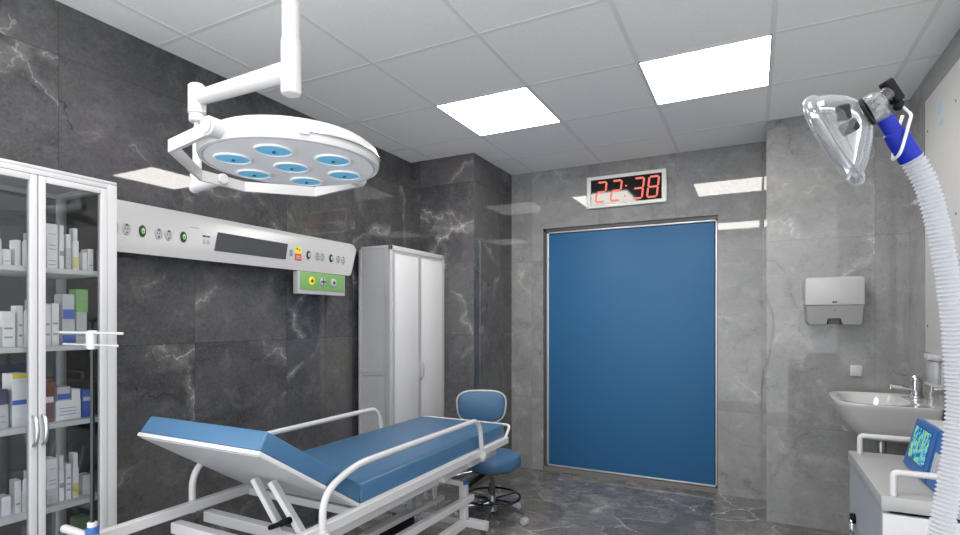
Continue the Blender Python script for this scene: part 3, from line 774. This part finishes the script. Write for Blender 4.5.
for k in range(5):
    a = 2 * PI * k / 5 - .05; ca, sa = math.cos(a), math.sin(a)
    m = MB()
    pts = [(sx + .02 * ca, sy + .02 * sa, .105), (sx + .14 * ca, sy + .14 * sa, .092), (sx + .235 * ca, sy + .235 * sa, .072)]
    m.tube(spline(pts, 5), .014, 10, radii=[.017 - .006 * i / 10 for i in range(11)]); lg = m.build('leg', STEEL if k % 2 else DGREY, st)
    ex, ey = sx + .235 * ca, sy + .235 * sa
    m = MB(); m.cyl((ex, ey, .045), (ex, ey, .078), .006, n=10)
    tx, ty = -sa, ca
    m.box((-.012, -.008, .03), (.012, .008, .052), .003, 1, Matrix.Translation((ex, ey, 0)) @ Matrix.Rotation(a, 4, 'Z')); m.build('caster_fork', STEEL, lg)
    m = MB()
    for s in (-1, 1): m.cyl((ex + tx * s * .006, ey + ty * s * .006, .025), (ex + tx * s * .02, ey + ty * s * .02, .025), .025, n=20, bev=.004)
    m.build('wheel', OFFW, lg)

# ------------------------------------------------------------------ operating lamp
ox, oy, oz = -1.244, 1.182, 1.78
lm = thing('operating_lamp', 'white ceiling mounted operating lamp with seven round blue lenses over the bed', 'operating lamp', (-1.297, 1.229, H))
m = MB(); plx, ply = -1.297, 1.229
m.cyl((plx, ply, 2.13), (plx, ply, H), .0275, n=28); m.cyl((plx, ply, 2.028), (plx, ply, 2.20), .0305, n=28, bev=.004); m.cyl((plx, ply, 2.55), (plx, ply, H), .06, n=28, bev=.01); m.build('ceiling_pole', LAMPW, lm)
kx, ky = -1.762, 1.236
m = MB(); m.tube([(plx, ply, 2.104), (kx, ky, 2.106)], .03, 20, radii=[.032, .026]); ar = m.build('swing_arm', LAMPW, lm)
m = MB(); m.cyl((kx, ky, 2.045), (kx, ky, 2.155), .030, n=24, bev=.007); m.cyl((kx, ky, 2.02), (kx, ky, 2.05), .027, n=24, bev=.004); m.build('arm_joint', LAMPW, ar)
m = MB(); m.cyl((kx, ky, 1.93), (kx, ky, 2.03), .011, n=16); m.cyl((kx, ky, 1.80), (kx, ky, 1.945), .015, n=16, bev=.003); rd = m.build('drop_rod', LAMPW, lm)
m = MB(); m.cyl((kx, ky, 1.785), (kx, ky, 1.85), .019, n=18, bev=.003)
for z in (1.83,): m.cyl((kx - .006, ky - .02, z), (kx - .006, ky - .016, z), .006, n=10)
m.build('rod_joint', LAMPW, rd)
m = MB(); m.cyl((kx - .012, ky, 1.79), (ox - .33, oy + .02, 1.79), .018, n=18, bev=.003); m.sphere((kx - .012, ky, 1.79), .02); yk0 = m.build('yoke_stub', LAMPW, lm)
# yoke around the head (flat bar), pivots north and south of the head
pv = .287
yp = [(ox + .02, oy - pv, 1.805), (ox - .165, oy - .272, 1.79), (ox - .345, oy - .055, 1.785), (ox - .345, oy + .11, 1.785), (ox - .18, oy + .282, 1.785), (ox + .02, oy + pv, 1.80)]
m = MB()
rings = []
for i, p in enumerate(yp):
    p = Vector(p); out = Vector((p.x - ox - (.05 if i in (0, 5) else 0) * 0, p.y - oy, 0)).normalized()
    if i == 0: out = Vector((0, -1, 0))
    if i == 5: out = Vector((0, 1, 0))
    hw, ht = .006, .017
    rings.append([p + out * hw + Vector((0, 0, ht)), p + out * hw - Vector((0, 0, ht)), p - out * hw - Vector((0, 0, ht)), p - out * hw + Vector((0, 0, ht))])
m.loft(rings); yk = m.build('yoke', LAMPW, lm, smooth=20)
for s in (-1, 1):
    m = MB(); m.cyl((ox + .02, oy + s * .245, 1.808), (ox + .02, oy + s * .30, 1.808), .025, n=22, bev=.004); pvt = m.build('pivot_boss', LAMPW, yk)
    m = MB(); m.cyl((ox + .02, oy + s * .30, 1.808), (ox + .02, oy + s * .303, 1.808), .020, n=22); m.build('pivot_cap', ALU, pvt)
hcx, hcy = ox + .013, oy - .010
m = MB(); m.lathe([(.243, oz), (.252, oz + .002), (.256, oz + .012), (.256, oz + .035), (.250, oz + .050), (.225, oz + .068), (.15, oz + .084), (.0, oz + .088)], (hcx, hcy, 0), (0, 0, 1), 64, cap=False); m.lathe([(.243, oz), (.240, oz + .004), (.0, oz + .004)], (hcx, hcy, 0), (0, 0, 1), 64, cap=False)
hd = m.build('lamp_head', LAMPW, lm)
m = MB(); m.lathe([(.238, oz + .0035), (.238, oz + .001), (.0, oz + .001)], (hcx, hcy, 0), (0, 0, 1), 64, cap=False); tag(m.build('lamp_face', LAMPF, hd), 'flat grey underside of the lamp head')
m = MB()
hp = [(hcx + .260 * math.cos(a), hcy + .260 * math.sin(a), oz + .018 + (.006 if abs(i - 12) < 12 else .0)) for i, a in enumerate([math.radians(-38 + 68 * i / 24) for i in range(25)])]
m.tube(hp, .0024, 8); m.build('handle_wire', STEEL, hd)
m = MB(); m.box((-.012, -.004, -.006), (.012, .004, .006), .001, 1, Matrix.Translation((hcx + .258 * math.cos(math.radians(-37)), hcy + .258 * math.sin(math.radians(-37)), oz + .02)) @ Matrix.Rotation(math.radians(53), 4, 'Z')); m.build('wire_clip', STEEL, hd)
LP = [(ox, oy)] + [(ox + .163 * math.cos(math.radians(60 * k)), oy + .163 * math.sin(math.radians(60 * k))) for k in range(6)]
for (lx, ly) in LP:
    m = MB(); m.lathe([(.052, oz + .001), (.052, oz - .003), (.049, oz - .004), (.045, oz - .003), (.045, oz + .001)], (lx, ly, 0), (0, 0, 1), 36, cap=False); lr = m.build('lens_ring', pm('white_lens_ring', (.88, .88, .89), .3), hd)
    m = MB(); m.lathe([(.0455, oz - .001), (.03, oz - .0025), (.0, oz - .003)], (lx, ly, 0), (0, 0, 1), 36, cap=False); m.build('lens', LENS, lr)
    m = MB(); m.cyl((lx, ly, oz - .002), (lx, ly, oz - .0075), .0045, n=12); m.build('bulb', pm('dark_blue_bulb', (.02, .08, .16), .3), lr)

# ------------------------------------------------------------------ towel dispenser
TX0, TX1, TZ0, TZ1, TY = .285, .588, 1.286, 1.577, 3.85
td = thing('paper_towel_dispenser', 'pale grey paper towel dispenser on the grey wall above the washbasin', 'towel dispenser', ((TX0 + TX1) / 2, 3.97, TZ0))
def rr(x0, x1, z0, z1, r, n=5, notch=None):
    P = []
    for (cx, cz, a) in ((x1 - r, z0 + r, -90), (x1 - r, z1 - r, 0), (x0 + r, z1 - r, 90), (x0 + r, z0 + r, 180)):
        for k in range(n + 1):
            t = math.radians(a + 90 * k / n); P.append((cx + r * math.cos(t), cz + r * math.sin(t)))
    return P
m = MB(); zs = 1.407
up_ = [(TX0, zs), (TX1, zs)] + [(TX1 - .02 + .02 * math.cos(a), TZ1 - .02 + .02 * math.sin(a)) for a in [PI / 2 * k / 5 for k in range(6)]] + [(TX0 + .02 + .02 * math.cos(a), TZ1 - .02 + .02 * math.sin(a)) for a in [PI / 2 + PI / 2 * k / 5 for k in range(6)]]
m.prism(up_, 1, TY, YPR, .006, 2); m.build('cover', DISPW, td)
m = MB()
n0, n1 = .405, .468
lo_ = [(TX1 - .004, zs), (TX0 + .004, zs)] + [(TX0 + .034 + .024 * math.cos(a), TZ0 + .024 + .024 * math.sin(a)) for a in [PI + PI / 2 * k / 5 for k in range(6)]] + [(n0 - .008, TZ0 + .002), (n0, TZ0 + .04), (n1, TZ0 + .04), (n1 + .008, TZ0 + .002)] + [(TX1 - .034 + .024 * math.cos(a), TZ0 + .024 + .024 * math.sin(a)) for a in [-PI / 2 + PI / 2 * k / 5 for k in range(6)]]
m.prism(lo_, 1, TY + .004, YPR, .003, 1); tag(m.build('lower_tray', GRYP, td), 'darker grey lower part')
m = MB(); m.box((n0 + .003, TY + .03, TZ0 + .005), (n1 - .003, YPR, TZ0 + .04)); m.build('slot', DGREY, td, smooth=0)
m = MB()
for k in (-1, 1): m.sphere((.437 + k * .0065, TY - .0005, 1.425), .0065, (1, .15, .85), 12)
m.build('emblem', DGREY, td)
m = MB(); m.cyl((.437, TY + .005, 1.377), (.437, TY + .002, 1.377), .004, n=10); m.build('lock', DGREY, td)
pl = MB(); pl.box((.53, YPR - .008, .972), (.592, YPR, 1.04), .003); so = tag(pl.build('wall_reflection_patch', pm('pale_reflection_patch', (.48, .48, .48), .35), origin=(.56, YPR, .972)), 'small pale square plate imitating a wall reflection below the towel dispenser', 'imitated reflection')  # plate and its ring are added in place of a soft wall reflection
m = MB(); m.lathe([(.022, 0), (.022, .002), (.018, .002), (.017, -.003)], (.561, YPR - .007, 1.006), (0, -1, 0), 20, cap=False); m.build('reflection_patch_ring', OFFW, so)

# ------------------------------------------------------------------ wall panel on the right
wp = thing('wall_panel', 'large off white screwed panel on the right wall behind the breathing hose', 'wall panel', (.81, 2.3, 1.148))
m = MB(); m.box((.80, 1.15, 1.15), (XR, 3.555, 2.46), .003); m.build('board', PANEL, wp)
for y in (3.506, 3.073, 2.6, 2.1, 1.6):
    for z in (2.29, 1.79, 1.286):
        m = MB(); m.lathe([(.007, 0), (.006, .003), (.0, .004)], (.801, y, z), (-1, 0, 0), 12, cap=False); m.build('screw', DGREY, wp)
m = MB()
m.box((.7988, 3.28, 2.31), (.8005, 3.33, 2.36)); m.box((.7988, 3.25, 2.25), (.8005, 3.30, 2.275)); m.build('sticker', pm('pale_blue_sticker', (.32, .45, .58), .5), wp, smooth=0)

# soap dispenser under the panel
sd = thing('soap_dispenser', 'white wall soap dispenser with a grey bottle beside the washbasin tap', 'soap dispenser', (.79, 3.365, .992))
m = MB(); m.box((.80, 3.27, 1.0), (XR, 3.462, 1.148), .003); m.box((.772, 3.265, 1.118), (.815, 3.462, 1.149), .008); m.box((.775, 3.27, .992), (.815, 3.455, 1.006), .004); m.build('holder', WHITE2, sd)
m = MB(); m.box((.776, 3.285, 1.004), (.803, 3.44, 1.12), .011, 3); m.build('bottle', pm('grey_soap_bottle', (.40, .42, .45), .15), sd)
m = MB(); m.box((.762, 3.33, 1.12), (.775, 3.40, 1.142), .003); m.build('push_lever', WHITE2, sd)

# ------------------------------------------------------------------ washbasin
zb = .89
wb = thing('washbasin', 'white porcelain washbasin on the right wall below the towel dispenser', 'washbasin', (XR, 3.58, .64))
def basin_ring(k, z, xo=.0, n=40, ymid=3.58, hy=.296, x0=.390):
    """D-shaped outline, straight on the wall side"""
    P = []
    for i in range(n):
        t = 2 * PI * i / n
        p = sup(t, 1, 1, 4.0 if math.cos(t) < 0 else 16.)
        xc = (XR + x0) / 2; hx = (XR - x0) / 2
        X = xc + p[0] * hx; Yy = ymid + p[1] * hy * (1 - .06 * (XR - X) / (XR - x0))
        X = XR - (XR - X) * k[0]; Yy = ymid + (Yy - ymid) * k[1]
        P.append(Vector((X, Yy, z - .0 * xo)))
    return P
def bowl_ring(k, z, n=40):
    P = []
    for i in range(n):
        t = 2 * PI * i / n; p = sup(t, 1, 1, 2.6)
        P.append(Vector((.575 + p[0] * .148 * k, 3.58 + p[1] * .245 * k, z)))
    return P
m = MB()
m.loft([basin_ring((.66, .52), .690), basin_ring((.74, .62), .694), basin_ring((.82, .74), .73), basin_ring((.92, .88), .79), basin_ring((.985, .97), .862), basin_ring((1., 1.), zb - .006), basin_ring((.994, .994), zb),
        bowl_ring(1.07, zb + .0), bowl_ring(1.04, zb - .006), bowl_ring(.93, zb - .05), bowl_ring(.78, zb - .10), bowl_ring(.5, zb - .13), bowl_ring(.15, zb - .138)], True, True)
m.build('basin', PORC, wb, smooth=50)
m = MB(); m.lathe([(.025, 0), (.025, .003), (.012, .003), (.011, 0)], (.575, 3.58, zb - .138), (0, 0, 1), 20, cap=False); m.build('drain', CHROME, wb)
m = MB(); m.tube(fillet([(.62, 3.58, .68), (.62, 3.58, .52), (.70, 3.58, .50), (.70, 3.58, .56), (XR, 3.58, .56)], .03), .016, 12); m.cyl((.62, 3.58, .60), (.62, 3.58, .66), .024, n=16, bev=.003); m.build('waste_trap', STEEL, wb)
for y in (3.5, 3.66):
    m = MB(); m.tube(fillet([(XR, y, .50), (.76, y, .50), (.76, y, .66), (.74, 3.58, .70)], .03), .006, 8); m.build('supply_pipe', STEEL, wb)
tp = thing('basin_tap', 'chrome mixer tap standing on the rim of the washbasin', 'tap', (.79, 3.69, zb))
m = MB(); m.cyl((.79, 3.69, zb), (.79, 3.69, zb + .015), .027, n=20, bev=.003); m.cyl((.79, 3.69, zb + .015), (.79, 3.69, zb + .095), .021, n=20, bev=.003); m.build('tap_body', CHROME, tp)
m = MB(); m.tube([(.785, 3.69, zb + .05), (.675, 3.69, zb + .062)], .012, 12, radii=[.014, .011]); m.cyl((.68, 3.69, zb + .062), (.68, 3.69, zb + .045), .010, n=12); m.build('spout', CHROME, tp)
m = MB(); m.cyl((.79, 3.69, zb + .098), (.79, 3.69, zb + .125), .022, .018, n=20, bev=.003); m.bar((.79, 3.69, zb + .122), (.69, 3.69, zb + .128), .014, .008); m.build('tap_lever', CHROME, tp)

# ------------------------------------------------------------------ cart
kx0, kx1, ky0, ky1, kz = .303, .80, 1.755, 2.312, .85
kt = thing('instrument_cart', 'white drawer cart with a grey top and white rails in front of the washbasin', 'cart', ((kx0 + kx1) / 2, (ky0 + ky1) / 2, 0))
m = MB(); m.box((kx0, ky0, kz - .038), (kx1, ky1, kz), .003); m.build('top', CARTT, kt)
m = MB(); m.box((kx0 + .004, ky0 + .018, .10), (kx0 + .02, ky1 - .004, kz - .038)); m.box((kx1 - .02, ky0 + .018, .10), (kx1 - .004, ky1 - .004, kz - .038)); m.box((kx0 + .02, ky1 - .02, .10), (kx1 - .02, ky1 - .004, kz - .038)); m.box((kx0 + .02, ky0 + .018, .10), (kx1 - .02, ky1 - .02, .12)); m.build('body', CART_G, kt, smooth=0)
for (a, b) in ((.62, .803), (.45, .612), (.11, .442)):
    m = MB(); m.box((kx0 + .004, ky0 + .002, a), (kx1 - .004, ky0 + .02, b), .002); dw = m.build('drawer', CABW, kt)
    zc = (a + b) / 2 - .02
    m = MB(); xm = (kx0 + kx1) / 2; m.tube(fillet([(xm - .06, ky0 + .004, zc), (xm - .06, ky0 - .024, zc), (xm + .06, ky0 - .024, zc), (xm + .06, ky0 + .004, zc)], .012), .005, 8); m.build('drawer_handle', STEEL, dw)
for y, xa in ((ky0 + .02, .333), (ky1 - .03, .333)):
    m = MB(); m.tube(fillet([(xa, y, kz - .002), (xa, y, .912), (.77, y, .912), (.77, y, kz - .002)], .012, 4), .0085, 12); m.build('top_rail', WHITE, kt)
m = MB(); m.cyl((kx0 + .005, 2.185, .647), (kx0 - .012, 2.185, .647), .017, n=18, bev=.003); lk = m.build('lock', BLACK, kt)
m = MB(); m.box((kx0 - .016, 2.178, .643), (kx0 - .010, 2.188, .653), .001, 1); m.tube([(kx0 - .014, 2.15 + .022 * math.cos(2 * PI * i / 20), .63 + .022 * math.sin(2 * PI * i / 20)) for i in range(20)], .0025, 8, closed=True); m.box((kx0 - .016, 2.085, .612), (kx0 - .012, 2.135, .628), .001, 1); m.build('key', CHROME, lk)
for x in (kx0 + .05, kx1 - .05):
    for y in (ky0 + .06, ky1 - .06): caster(x, y, kt, .04, .024, .102)

# monitor on the cart
mn = thing('patient_monitor', 'blue and white patient monitor with a lit green screen on the cart', 'monitor', (.56, 2.02, kz))
mx0, mx1, ly0, ly1 = .447, .70, 1.80, 2.165
prof = [(mx0, kz + .012), (mx0 + .012, kz), (mx1, kz), (mx1, kz + .148), (mx0 + .045, kz + .157), (mx0 + .028, kz + .155)]
m = MB(); m.prism([(x, z) for x, z in prof], 1, ly0 + .004, ly1 - .03, .004, 2); m.build('casing', WHITE2, mn)
Nf = Vector((-.163, 0, .038)).normalized()
def fpt(y, t, o=0.): # point on the leaning front, t 0 bottom .. 1 top
    return Vector((mx0 - .002 + .030 * t, y, kz + .006 + .150 * t)) + Vector((-.98, 0, .2)) * o
def fpanel(y0, y1, t0, t1, o0, o1, sk0=0., sk1=0.):
    m = MB(); m.loft([[fpt(y0 - sk0 * t0, t0, o0), fpt(y1 - sk1 * t0, t0, o0), fpt(y1 - sk1 * t1, t1, o0), fpt(y0 - sk0 * t1, t1, o0)], [fpt(y0 - sk0 * t0, t0, o1), fpt(y1 - sk1 * t0, t0, o1), fpt(y1 - sk1 * t1, t1, o1), fpt(y0 - sk0 * t1, t1, o1)]]); return m
fb = fpanel(1.925, 2.165, 0., 1., -.004, .014, .005, .03).build('front_bezel', MONB, mn, smooth=0)
fpanel(1.80, 1.917, 0., .98, -.004, .012, .003, .003).build('connector_panel', MONB, mn, smooth=0)
scp = fpanel(1.962, 2.135, .2, .86, .012, .0155, .0, .02).build('screen', SCRN, fb, smooth=0)
fpanel(1.957, 2.142, .17, .89, .012, .0148, .0, .02).build('screen_border', pm('deep_blue_border', (.01, .05, .2), .3), fb, smooth=0)
for y in (1.885, 1.865, 1.84):
    fpanel(y - .005, y + .005, .2, .62, .01, .016).build('slot', OFFW, mn, smooth=0)
m = MB(); m.box((mx0 + .03, 1.82, kz - .0), (mx1 - .02, 2.16, kz + .004)); m.build('rubber_foot', BLACK, mn, smooth=0)

# ------------------------------------------------------------------ breathing mask and hose
bm_ = thing('breathing_mask', 'clear breathing mask on a blue connector with a white corrugated hose hanging in the foreground', 'breathing mask', (.20, .80, 0.))
Rv = Vector((.8904, .4550, 0)); Dv = Vector((-.4550, .8904, 0)); Uv = Vector((0, 0, 1))
P0 = Vector((.081, .739, 1.526))                              # middle of the mask's rim
B = (P0 - Vector((0, 0, 1.32))).normalized()                   # the mask is seen edge-on: its width runs away from the viewer
A = Rv * .507 - Uv * .862; A = (A - B * A.dot(B)).normalized(); N = A.cross(B)
if N.dot(Rv) < 0: N = -N
B = (B + N * .16).normalized(); N = (N - B * N.dot(B)).normalized()
def mring(n, ca, sa, sb, cb=0., k=44, nose=.33):
    out = []
    for i in range(k):
        t = 2 * PI * i / k; a = math.cos(t); b = math.sin(t) * (1 - nose * math.cos(t))
        out.append(P0 + N * n + A * (ca + a * sa) + B * (cb + b * sb))
    return out
prof = [(.005, -.001, .0515, .038), (.012, -.003, .050, .037), (.020, -.005, .044, .033), (.027, -.007, .036, .028), (.034, -.009, .027, .022), (.0385, -.010, .0185, .017), (.041, -.010, .0145, .014)]
m = MB()
rg = [mring(n, c, a, b, nose=.33 * (1 - i / 7)) for i, (n, c, a, b) in enumerate(prof)]
rgi = [mring(n - .0018, c, a - .0018, b - .0018, nose=.33 * (1 - i / 7)) for i, (n, c, a, b) in enumerate(prof)]
m.loft(rg + rgi[::-1] + [rg[0]], False, False); sh = m.build('mask_shell', CLEAR, bm_, smooth=60)
m = MB(); m.tube(mring(.003, 0., .052, .038), .0075, 12, closed=True); m.build('mask_cushion', CLEAR, sh, smooth=60)
Cn = P0 + N * .041 - A * .010
m = MB(); m.lathe([(.0125, 0), (.0165, .0), (.0165, .0032), (.0125, .0032)], Cn - N * .001, N, 32, cap=False)
m.lathe([(.0128, 0), (.0128, .0032)], Cn - N * .001, N, 32, cap=False); tag(m.build('mask_ring', BLACK, bm_), 'black ring between mask and elbow')
for s, t in ((-1, .0), (1, .2)):
    m = MB(); c = P0 + N * (.026 if s < 0 else .024) + A * (-.022 + .017 * (s > 0)) - Dv * .0 + B * (-.024 if (B.dot(Dv) > 0) else .024)
    m.box((-.007, -.003, -.009), (.007, .003, .009), .002, 1, Matrix.Translation(c) @ Matrix.Rotation(.5 + .6 * s, 4, 'Y')); m.build('grey_valve_flap', pm('grey_valve_rubber', (.02, .021, .024), .5, spec=.1), sh)
Ec = Vector((.126, .762, 1.5705))
Eb = Ec - Rv * .003 - Uv * .0026
m = MB(); m.sphere(Eb, .0145, n=24); m.cyl(Cn + N * .003, Eb, .0125, .0115, n=24)
Hd = Vector((.028, .0145, -.048)).normalized()
m.cyl(Ec, Ec + Hd * .024, .0075, n=20); Td = (Rv * .75 + Uv * .62).normalized(); m.cyl(Eb, Ec + Td * .018, .0085, n=20)
m.build('elbow', CLEAR, bm_, smooth=60)
Tb = Ec + Td * .024; Bd = (Rv * .55 - Uv * .83).normalized()
m = MB(); m.bar(Tb - Bd * .013, Tb + Bd * .015, .013, .011, .0015, tuple(Td)); m.bar(Tb - Td * .014, Tb, .011, .011, .001, tuple(Bd)); m.sphere(Tb + Bd * .019 + Td * -.003, .0055, n=14); m.cyl(Tb + Bd * .012, Tb + Bd * .02, .004, n=10); m.build('swivel_clip', BLACK, bm_)
Bs = Ec + Hd * .020
m = MB(); m.lathe([(.0065, 0), (.0085, .0), (.0088, .018), (.0108, .0195), (.0118, .030), (.0118, .056), (.0105, .058), (.008, .058)], Bs, Hd, 28, cap=True); bcn = m.build('hose_connector', HOSEB, bm_)
W0 = Tb + Bd * .020
def vp(r, u, d=0.): return Ec + Rv * r + Uv * u + Dv * d
m = MB(); m.tube(fillet([W0, vp(.0318, -.0125, -.008), vp(.0305, -.018, -.0145), vp(.0195, -.057, -.0145), vp(.0195, -.063, -.010), vp(.023, -.065, .004), vp(.0354, -.032, .0155), vp(.044, -.008, .0155)], .005, 5), .0017, 10); m.build('wire_hook', WHITE, bm_)
Hs = Bs + Hd * .052
pts = spline([Hs, Hs + Hd * .02, (.181, .789, 1.468), (.194, .796, 1.412), (.2035, .800, 1.343), (.2085, .8030, 1.285), (.2115, .8045, 1.227), (.2085, .803, 1.18), (.203, .800, 1.134), (.194, .795, 1.076), (.176, .79, .95), (.13, .78, .70), (.10, .77, .40), (.09, .77, .16), (.11, .80, .05), (.17, .87, .018), (.26, .98, .0145), (.33, 1.12, .0145), (.30, 1.30, .0145)], 40)
# resample by length and corrugate
Ls = [0.]
for i in range(1, len(pts)): Ls.append(Ls[-1] + (pts[i] - pts[i - 1]).length)
step = .00125; out = []; j = 0; d = 0.
while d < Ls[-1]:
    while Ls[j + 1] < d: j += 1
    t = (d - Ls[j]) / max(1e-9, Ls[j + 1] - Ls[j]); out.append(pts[j].lerp(pts[j + 1], t)); d += step
m = MB(); m.tube(out, .0125, 16, radii=[ .0104 if i < 3 else .0113 + .0013 * math.cos(i * PI / 2) for i in range(len(out))]); m.build('corrugated_hose', HOSEM, bm_, smooth=60)

# ------------------------------------------------------------------ world, camera, view
w = bpy.data.worlds.new('world'); SC.world = w; w.use_nodes = True
bg = w.node_tree.nodes['Background']; bg.inputs[0].default_value = (.95, .98, 1., 1); bg.inputs[1].default_value = 2.2  # even pale fill light, added from outside to brighten ceiling and walls
cam = bpy.data.cameras.new('camera'); co = bpy.data.objects.new('camera', cam); COL.objects.link(co)
co.location = (0, 0, 1.32); co.rotation_euler = (PI / 2, 0, math.radians(27.08))
cam.sensor_width = 36; cam.lens = 534.8 / 960 * 36; cam.shift_y = 51.95 / 960; cam.clip_start = .02
SC.camera = co
SC.view_settings.view_transform = 'Standard'; SC.view_settings.look = 'None'; SC.view_settings.gamma = 1.; SC.view_settings.exposure = .25
SC.view_settings.use_curve_mapping = False
SC.cycles.max_bounces = 10; SC.cycles.diffuse_bounces = 5; SC.cycles.transparent_max_bounces = 24; SC.cycles.use_denoising = True
SC.cycles.sample_clamp_indirect = 6.
